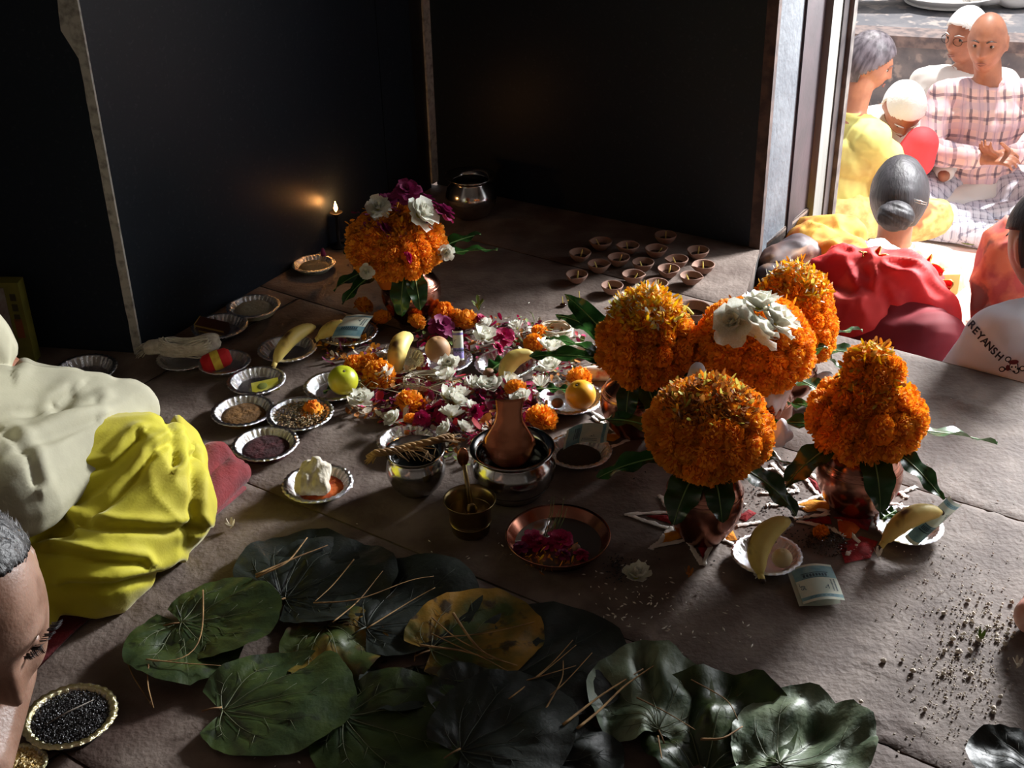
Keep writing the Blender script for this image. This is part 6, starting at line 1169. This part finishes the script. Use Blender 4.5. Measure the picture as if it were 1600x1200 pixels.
for ch, (lx, ly) in zip('REYANSH', [(1519, 508), (1525, 517), (1532, 525.5), (1539, 533.5), (1546, 541), (1553, 548.5), (1561, 556.5)]):
    me = sub_mesh(ch, .0235); c = W(lx, ly, 2.62); me.transform(Matrix.Translation(V(c)) @ Euler((R_(68), 0, 0)).to_matrix().to_4x4() @ Matrix.Rotation(R_(-44), 4, 'Z')); me.materials.clear(); me.materials.append(ink); stick(me, 'printed_letter', .0012)
def disc(cx, cy, rx, ry, mat, name, off, n=20, rot=0.):
    c = W(cx, cy, 2.6); v = [(0, 0, 0)] + [(rr_ * rx * math.cos(a), rr_ * ry * math.sin(a), 0) for rr_ in (.5, 1) for a in np.linspace(0, 6.283, n, endpoint=False)]
    f = [(0, 1 + i, 1 + (i + 1) % n) for i in range(n)] + [(1 + i, 1 + n + i, 1 + n + (i + 1) % n, 1 + (i + 1) % n) for i in range(n)]
    me = MB().add(v, f).mesh(name, [mat]); me.transform(Matrix.Translation(V(c)) @ Euler((R_(68), 0, 0)).to_matrix().to_4x4() @ Matrix.Rotation(rot, 4, 'Z')); stick(me, name, off)
for (x0, y0, x1, y1) in ((1575, 561, 1588, 580), (1566, 577, 1598, 576)):
    for k in range(9): disc(x0 + (x1 - x0) * k / 8, y0 + (y1 - y0) * k / 8, .0045, .003, ink, 'printed_bone', .0010, 10)
    for x, y in ((x0, y0), (x1, y1)): disc(x, y, .0075, .0065, ink, 'printed_bone_end', .0012, 12); disc(x, y, .0048, .004, inkw, 'printed_bone_end', .0018, 12)
disc(1584, 572, .0105, .0115, ink, 'printed_skull', .0016); disc(1584, 573, .0085, .0092, inkw, 'printed_skull', .0022); disc(1584, 566, .0115, .0058, inkr, 'printed_bandana', .0028); disc(1575, 575, .005, .007, inkr, 'printed_bandana', .0020)
disc(1581, 574, .0022, .0022, ink, 'printed_eye', .0032, 10); disc(1587, 574, .0022, .0022, ink, 'printed_eye', .0032, 10); disc(1584, 581, .004, .0016, ink, 'printed_jaw', .0032, 10)

# ---------------------------------------------------------------- COURTYARD THINGS
leafp = M('leaf_plate', (120, 132, 76), rough=.6); 
for px, r_, lab in (((1522, 372), .13, 'round leaf plate heaped with white rice on the courtyard floor'), ((1462, 362), .05, 'small folded leaf cup with a lit wick on the courtyard floor')):
    p = P(px[0], px[1], ZG); t = thing('leaf_plate', lab, 'plate', p); put('leaf_rim', lathe_mesh([(.001, .004), (r_ * .8, .006), (r_, .025), (r_ * .97, .028), (r_ * .78, .012), (.001, .01)], 36, leafp, 'leaf_rim', lambda a, j: 1 + .03 * math.sin(5 * a)), t)
    if r_ > .1: put('rice_heap', heap_mesh(r_ * .85, .03, white, 3, .3), t)
    else: put('flame', lathe_mesh([(.001, .02), (.008, .03), (.006, .05), (.001, .07)], 10, MATS['flame'], 'flame'), t)
p = P(1470, 345, ZG); put('red_rug', MB().add(*box(-.25, .3, -.05, .06, 0, .015)).mesh('rug', [M('red_rug', (206, 60, 56), rough=.9)], False), None, p, (0, 0, -.25), label='strip of red rug in front of the plaid-shirted man', cat='rug')
zl = zt_l
wl_c = M('bleached_cloth', (236, 232, 228), rough=.95)
pp = W(1390, 18, 7.0); put('white_bundle', blob(limb([(-.25, 0, .05), (.05, 0, .12)], [.12, .14]), wl_c, .02, 3, folds(.02, 8, (1, 0, .5), .3, 31)), None, (pp[0], pp[1], zl + .09), label='heap of white cloth on the far ledge, behind the woman in yellow', cat='cloth')
pp = W(1470, 28, 7.0); t = thing('metal_basin', 'wide white basin standing on the far ledge', 'basin', (pp[0], pp[1], zl)); put('dish', lathe_mesh([(.001, 0), (.16, 0), (.26, .06), (.28, .065), (.27, .07), (.15, .01), (.001, .01)], 40, wl_c, 'dish'), t); put('contents', heap_mesh(.2, .05, wl_c, 5, .6), t, (0, 0, .01))
pp = W(1455, 5, 7.3); put('orange_bag', blob([capsule((0, 0, .03), (0, 0, .12), .05, .05)], M('orange_cloth', (236, 150, 80), rough=.8), .012, 2), None, (pp[0], pp[1], zl), label='small orange bag on the far ledge at the top', cat='bag')
for k, (x, y, rr_) in enumerate(((1560, 30, .1), (1600, 60, .12))):
    pp = W(x, y, 6.9); put('white_bundle', blob([capsule((-.1, 0, .03), (.12, 0, .05), rr_, rr_ * .8)], wl_c, .02, 3, folds(.015, 9, (1, 0, 0), .3, 33 + k)), None, (pp[0], pp[1], zl + .08), label=('white bundle on the ledge behind the bald head', 'white bundle on the ledge at the right edge of the view')[k], cat='cloth')

# ---------------------------------------------------------------- PRIEST AT THE LEFT
yd = M('yellow_dhoti', (192, 182, 14), rough=.75, c2=(176, 162, 10), nscale=7, bump=.35, bscale=260, bdist=.0008, sheen=.2); kur = M('cream_kurta', (176, 172, 148), rough=.85, c2=(162, 158, 136), nscale=9, bump=.35, bscale=240, bdist=.0008)
maroon_m = M('maroon_velvet', (118, 6, 18), rough=.85, c2=(84, 4, 16), nscale=14, sheen=.12, bump=.4, bscale=200)
pz = thing('person', 'person in a cream kurta and bright yellow dhoti, knee toward the bowls at left', 'person', (*P(-190, 800)[:2], 0)); PL = np.array(pz.location)
G = lambda x, y, z: P(x, y, z) - PL
hip = G(-60, 760, .16); kn = G(212, 745, .115); an = G(75, 905, .06); kn2 = G(120, 640, .10)
body = limb([G(-250, 800, .12), G(-120, 760, .12)], [.14, .13]) + limb([G(-190, 780, .15), G(-180, 640, .38), G(-170, 560, .52)], [.14, .13, .10]) + limb([hip, kn], [.09, .065]) + limb([kn, an], [.055, .035]) + limb([an, an + (-.08, -.04, -.02)], [.034, .028])
body += limb([G(-120, 520, .56), G(-250, 560, .54)], [.06, .06]) + limb([G(-175, 520, .56), G(-165, 470, .64), G(-160, 400, .72)], [.055, .052, .055]) + xf([head_mesh(48, 40)] + ear(-1) + ear(1), Matrix.Translation(V(G(-150, 380, .78))) @ Euler((R_(20), 0, R_(80))).to_matrix().to_4x4())
shd = G(-140, 470, .50); elb = G(-45, 560, .26); wri = G(75, 612, .09)
body += limb([shd, elb, wri], [.05, .042, .028]) + hand(wri, np.array(G(140, 640, .04)) - wri, (0, 0, -1), -1, .4)
put('body', blob(body, skinA, .0075, 2), pz)
put('wrist_thread', blob([tube([np.array(wri) + (elb - wri) * .16 + .036 * np.array([math.cos(a) * .45, math.cos(a) * .4, math.sin(a)]) + (elb - wri) * .004 * k for a in np.linspace(0, 6.3, 20)], .006, 8) for k in (0, 12, 24, 36)], maroon_m, .003, 1), pz)
dh = limb([hip + (0, 0, -.02), kn + (.0, .0, .015)], [.13, .105], 20) + limb([kn, G(238, 790, .09), G(155, 880, .07), an + (-.02, 0, 0)], [.105, .10, .08, .062], 18) + limb([hip + (0, -.08, -.04), G(130, 830, .06)], [.12, .09]) + limb([G(272, 700, .08), G(266, 800, .055)], [.055, .052]) + limb([G(60, 905, .05), G(50, 960, .04)], [.055, .04]) + limb([G(0, 880, .05), G(90, 840, .07)], [.1, .08])
def creases(lines, origin, dep=.011, sg=6.0):
    def fn(co):
        wv = co + origin - EYE; z_ = wv @ _f; px = 800 + FPX * (wv @ _r) / z_; py = 600 - FPX * (wv @ _u) / z_; out = np.zeros(len(co))
        for ln in lines:
            best = np.full(len(co), 1e9); sd = np.zeros(len(co)); n_ = len(ln) - 1
            for i, ((x0, y0), (x1, y1)) in enumerate(zip(ln[:-1], ln[1:])):
                dx, dy = x1 - x0, y1 - y0; t_ = np.clip(((px - x0) * dx + (py - y0) * dy) / (dx * dx + dy * dy), 0, 1); ex, ey_ = px - x0 - t_ * dx, py - y0 - t_ * dy; d_ = np.hypot(ex, ey_)
                m_ = d_ < best; best[m_] = d_[m_]; sd[m_] = np.sign(dx * ey_ - dy * ex)[m_]
            out += -dep * np.exp(-(best / sg) ** 2) + dep * .75 * np.exp(-((best * sd + sg * 2.2) / (sg * 1.5)) ** 2)
        return out
    return fn
DCR = [[(87, 752), (120, 737), (175, 725), (217, 682)], [(125, 815), (175, 780), (212, 745), (240, 705), (265, 690)], [(125, 816), (175, 825), (255, 829), (305, 822)], [(57, 845), (85, 832), (115, 822)], [(72, 857), (150, 875), (220, 880)], [(105, 915), (175, 915), (250, 897), (277, 882)], [(262, 650), (275, 690), (272, 725)], [(300, 712), (302, 762), (296, 820)], [(70, 755), (108, 820)]]
KCR = [[(-10, 652), (37, 647), (88, 635), (150, 626)], [(88, 636), (110, 618)], [(15, 685), (45, 712), (58, 752)], [(-10, 720), (60, 690), (150, 655)], [(0, 480), (20, 520), (22, 570)]]
def dhf(co):
    kk = np.array(kn); q = co - kk; a = np.arctan2(q[:, 1], q[:, 0]); rr_ = np.hypot(q[:, 0], q[:, 1])
    wv = fbm(co * 9, 2); s1 = np.abs(((a * 2.6 + wv * 1.6) % 1.0) - .5) * 2
    return creases(DCR, PL)(co) + .4 * folds(.012, 11, (-.8, -.55, .1), .12, 61, .7)(co) + .003 * (s1 ** 2 - .35) * np.clip(rr_ / .1, .15, 1) + .014 * fbm(co * 6 + 3, 2)
put('yellow_dhoti', blob(dh, yd, .006, 3, dhf), pz)
kt = limb([G(-190, 780, .17), G(-180, 640, .38), G(-160, 540, .52)], [.165, .15, .12], 18) + limb([G(-60, 700, .2), G(140, 655, .175)], [.14, .085], 18) + limb([G(-40, 740, .19), G(60, 728, .19)], [.12, .088], 18) + limb([G(0, 640, .13), G(180, 650, .15)], [.10, .062], 18) + limb([G(195, 642, .178), G(120, 690, .195), G(25, 762, .205)], [.058, .074, .08]) + limb([shd, elb], [.07, .06]) + limb([shd, G(-62, 500, .38), G(-34, 548, .30), G(-62, 605, .22)], [.07, .062, .064, .05]) + limb([G(-170, 520, .55), shd], [.09, .07])
put('cream_kurta', blob(kt, kur, .006, 3, lambda co: creases(KCR, PL, .007, 8.0)(co) + folds(.008, 10, (1, .5, .1), .12, 43, .7)(co)), pz)
# maroon cushion and mat
edge = [(40, 1062), (110, 990), (185, 925), (300, 835), (385, 762)]
v1 = np.array([P(x, y, .006) for x, y in edge]); off = np.array([-.75, .35, 0])
vv2 = []; 
for q in v1: 
    for k in range(9): w_ = q + off * (k / 8); w_[2] = .006 + .003 * float(vnoise(np.array([[w_[0] * 12, w_[1] * 12, 0]]))[0]); vv2.append(w_)
me = MB().add(np.array(vv2), [(i * 9 + j, (i + 1) * 9 + j, (i + 1) * 9 + j + 1, i * 9 + j + 1) for i in range(4) for j in range(8)]).mesh('mat', [maroon_m])
put('maroon_mat', solid(me, .006, 0), None, label='maroon velvet seat mat under the priest', cat='mat')
a0 = P(386, 752, 0); dirm = (P(300, 838, 0) - a0); dirm = dirm / np.linalg.norm(dirm); nrm_ = np.array([-dirm[1], dirm[0], 0]); nrm_ = nrm_ if nrm_[0] < 0 else -nrm_
prof = [(-.012, .0), (-.02, .012), (-.014, .032), (.006, .044), (.03, .040), (.046, .026), (.052, .010)]; prof2 = [(.03, .002), (.01, .010), (.0, .024), (.012, .036), (.032, .056), (.056, .060), (.078, .046), (.088, .02)]
cu = thing('folded_cushion', 'folded edge of a maroon velvet cushion poking out beyond the yellow knee', 'cushion', a0)
for pf_, r0, L_, sh_ in ((prof, .0095, .17, 0), (prof2, .010, .15, -.012)):
    pts_ = np.array([p for p in pf_]); tt = np.linspace(0, len(pts_) - 1, 26); px_ = np.interp(tt, range(len(pts_)), pts_[:, 0]); pz_ = np.interp(tt, range(len(pts_)), pts_[:, 1])
    for _ in range(3): px_[1:-1] = (px_[:-2] + 2 * px_[1:-1] + px_[2:]) / 4; pz_[1:-1] = (pz_[:-2] + 2 * pz_[1:-1] + pz_[2:]) / 4
    vs = []
    for i in range(26):
        for k in range(14): q = dirm * (k / 13 * L_ + sh_ + .004 * math.sin(i * .7)) + nrm_ * (px_[i] + .012) + np.array([0, 0, pz_[i] + .004 + .002 * math.sin(k * 1.9 + i)]); vs.append(q)
    me = MB().add(np.array(vs), [(i * 14 + j, (i + 1) * 14 + j, (i + 1) * 14 + j + 1, i * 14 + j + 1) for i in range(25) for j in range(13)]).mesh('cushion_fold', [maroon_m]); put('cushion_fold', solid(me, r0, 0), cu)
# ---------------------------------------------------------------- PERSON AT THE BOTTOM LEFT (head in profile)
hw = Q(-58, 946, 1.12); hp_ = thing('person', 'person with greying receding hair and bowed brown face at the bottom left corner', 'person', (hw[0] - .12, hw[1] - .12, 0)); HL = np.array(hp_.location)
HM = Matrix.Translation(V(hw - HL)) @ Euler((R_(20), R_(0), R_(42))).to_matrix().to_4x4() @ Matrix.Diagonal((1.1, 1.1, 1.1, 1))
hv, hf = head_mesh(110, 90)
shz = hw[2] - .16
bd = xf([(hv, hf)] + ear(-1) + ear(1), HM) + limb([hw - HL + (-.03, -.03, -.04), (-.06, -.06, shz - .02)], [.056, .062], 18) + limb([(-.02, .16, shz - .06), (-.06, -.06, shz - .03), (-.06, -.30, shz - .06)], [.055, .075, .055]) + limb([(-.10, -.08, shz - .1), (-.14, -.12, .12)], [.13, .14], 18) + limb([(-.06, -.30, shz - .06), (.02, -.34, shz - .26), (.12, -.2, .08)], [.05, .04, .028])
fa = Q(10, 1120, 1.06) - HL
bd += limb([(-.02, .16, shz - .06), fa + (-.03, .06, .01), fa + (-.02, -.05, -.02), fa + (-.03, -.16, -.05)], [.05, .046, .038, .028]) + hand(fa + (-.03, -.16, -.05), (0, -.6, -.5), (0, 0, -1), 1, .5)
bd += limb([(-.14, -.12, .1), (.1, -.25, .1)], [.1, .07]) + limb([(.1, -.25, .1), (-.1, -.3, .05)], [.06, .04]) + limb([(-.14, -.12, .1), (-.3, .1, .1)], [.1, .07])
put('body', blob(bd, M('skin_forehead', (156, 122, 104), rough=.42, c2=(130, 96, 78), nscale=26, sss=.12, bump=.35, bscale=260, bdist=.0012), .0042, 2), hp_)
def onhead(name, me): o = put(name, me, hp_); o.matrix_local = HM; return o
r = random.Random(4)
for sd in (-1, 1):
    onhead('eyelid', MB().add(*sphere(.0118, 14, 9, (1, 1, .6), (sd * .031, -.0705, .005))).mesh('lids', [MATS['skin_forehead']])); br = MB()
    for i in range(46):
        t_ = r.random(); b_ = np.array([sd * (.013 + .04 * t_), -.099 + .020 * t_ ** 2, .024 + .008 * math.sin(t_ * 3) + r.uniform(-.003, .003)]); br.add(*tube([b_, b_ + (sd * .005, -.004, .002), b_ + (sd * .010, -.003, .001)], [.0005, .0004, .0001], 3))
    for i in range(30): t_ = r.random(); b_ = np.array([sd * (.022 + .018 * t_), -.083, .002]); br.add(*tube([b_, b_ + (0, -.006, -.001), b_ + (0, -.010, .002)], [.0004, .0003, .0001], 3))
    ob = onhead('eyebrow', br.mesh('brows', [hairm])); ob['kind'] = 'stuff'

c = (hv[:, 2] > .098 - .8 * (hv[:, 1] + .06)) | ((hv[:, 1] > .012) & (hv[:, 2] > -.06)); nn = hv / np.linalg.norm(hv, axis=1)[:, None]
keep = [q for q in hf if all(c[list(q)])]; idx = sorted({i for q in keep for i in q}); mp = {a: b for b, a in enumerate(idx)}; hh = hv[idx] + nn[idx] * (.0045 + .003 * fbm(hv[idx] * 60, 2))[:, None]
onhead('hair_cap', solid(MB().add(hh, [tuple(mp[i] for i in q) for q in keep]).mesh('hair', [greyhair]), .006))
st = MB(); cand = [i for i in idx]; st_m = []
for i in range(4200):
    k_ = cand[r.randrange(len(cand))]; b_ = hv[k_] + nn[k_] * .004 + np.array([r.uniform(-.002, .002) for _ in range(3)]); d_ = nn[k_] * .35 + np.array([r.uniform(-.3, .3), .6 + r.uniform(-.3, .3), r.uniform(-.3, .3)]); d_ /= np.linalg.norm(d_); L_ = r.uniform(.005, .011)
    side = np.cross(d_, nn[k_]); side /= np.linalg.norm(side) + 1e-9; e_ = b_ + d_ * L_ - nn[k_] * .002; st.add([b_ - side * .00045, b_ + side * .00045, e_], [(0, 1, 2)], 1 if r.random() < .4 else 0)
o = onhead('hair_strands', st.mesh('strands', [hairm, M('grey_strand', (110, 108, 108), rough=.5)])); o['kind'] = 'stuff'
put('dark_wrap', blob(limb([(-.13, -.10, .12), (-.11, -.09, shz - .12)], [.17, .15], 18) + limb([(-.14, -.12, .1), (.1, -.25, .1)], [.13, .09]) + limb([(-.14, -.12, .1), (-.32, .1, .1)], [.13, .09]), M('dark_cloth', (50, 44, 44), rough=.9), .01, 3, folds(.008, 14, (0, 0, 1), .3, 51)), hp_)

# ---------------------------------------------------------------- LEFT BOX, RIGHT EDGE FOOT
bx = thing('card_box', 'yellow-green printed card box standing against the left wall', 'box', P(24, 566, 0), R_(-4)); wB = m_at(84, P(12, 566)); hB = .19
bx['label'] = 'yellow-green printed card box standing against the left wall'
put('carton', MB().add(*box(-.055, .045, -.0, .03, 0, hB)).mesh('carton', [M('carton_olive', (120, 116, 40), rough=.6, c2=(104, 100, 34), nscale=20)], False), bx)
put('picture_panel', MB().add(*box(-.05, .012, -.0012, 0, .02, hB - .012)).mesh('pp', [M('carton_picture', (120, 96, 92), rough=.5, c2=(150, 146, 140), nscale=22, c3=(90, 60, 60), n3=40)], False), bx)
for k in range(3): put('printed_block', MB().add(*box(.022, .034, -.0014, 0, hB - .042 - k * .024, hB - .026 - k * .024)).mesh('pb', [M('carton_ink', (54, 50, 24), rough=.6)], False), bx)
put('printed_block', MB().add(*box(.020, .036, -.0014, 0, .06, .105)).mesh('pb', [M('carton_red', (130, 70, 30), rough=.6)], False), bx)
ft = thing('bare_foot', 'pale pink rounded heel of a bare foot cut off by the right edge', 'foot', P(1610, 985, 0)); FL = np.array(ft.location)
put('foot', blob(limb([(0, 0, .028), (.04, .03, .03), (.12, .10, .03), (.17, .14, .02)], [.030, .032, .028, .016], 18) + limb([(.02, .02, .04), (.08, -.0, .12), (.2, -.1, .2)], [.03, .036, .05], 16) + [capsule((.17 + .004 * j, .115 + j * .014, .018), (.195 - .004 * j, .128 + j * .015, .014), .010, .009, 8, 3) for j in range(5)], M('skin_pale_sole', (206, 164, 148), rough=.5, c2=(190, 130, 116), nscale=20, sss=.2), .004, 3), ft)
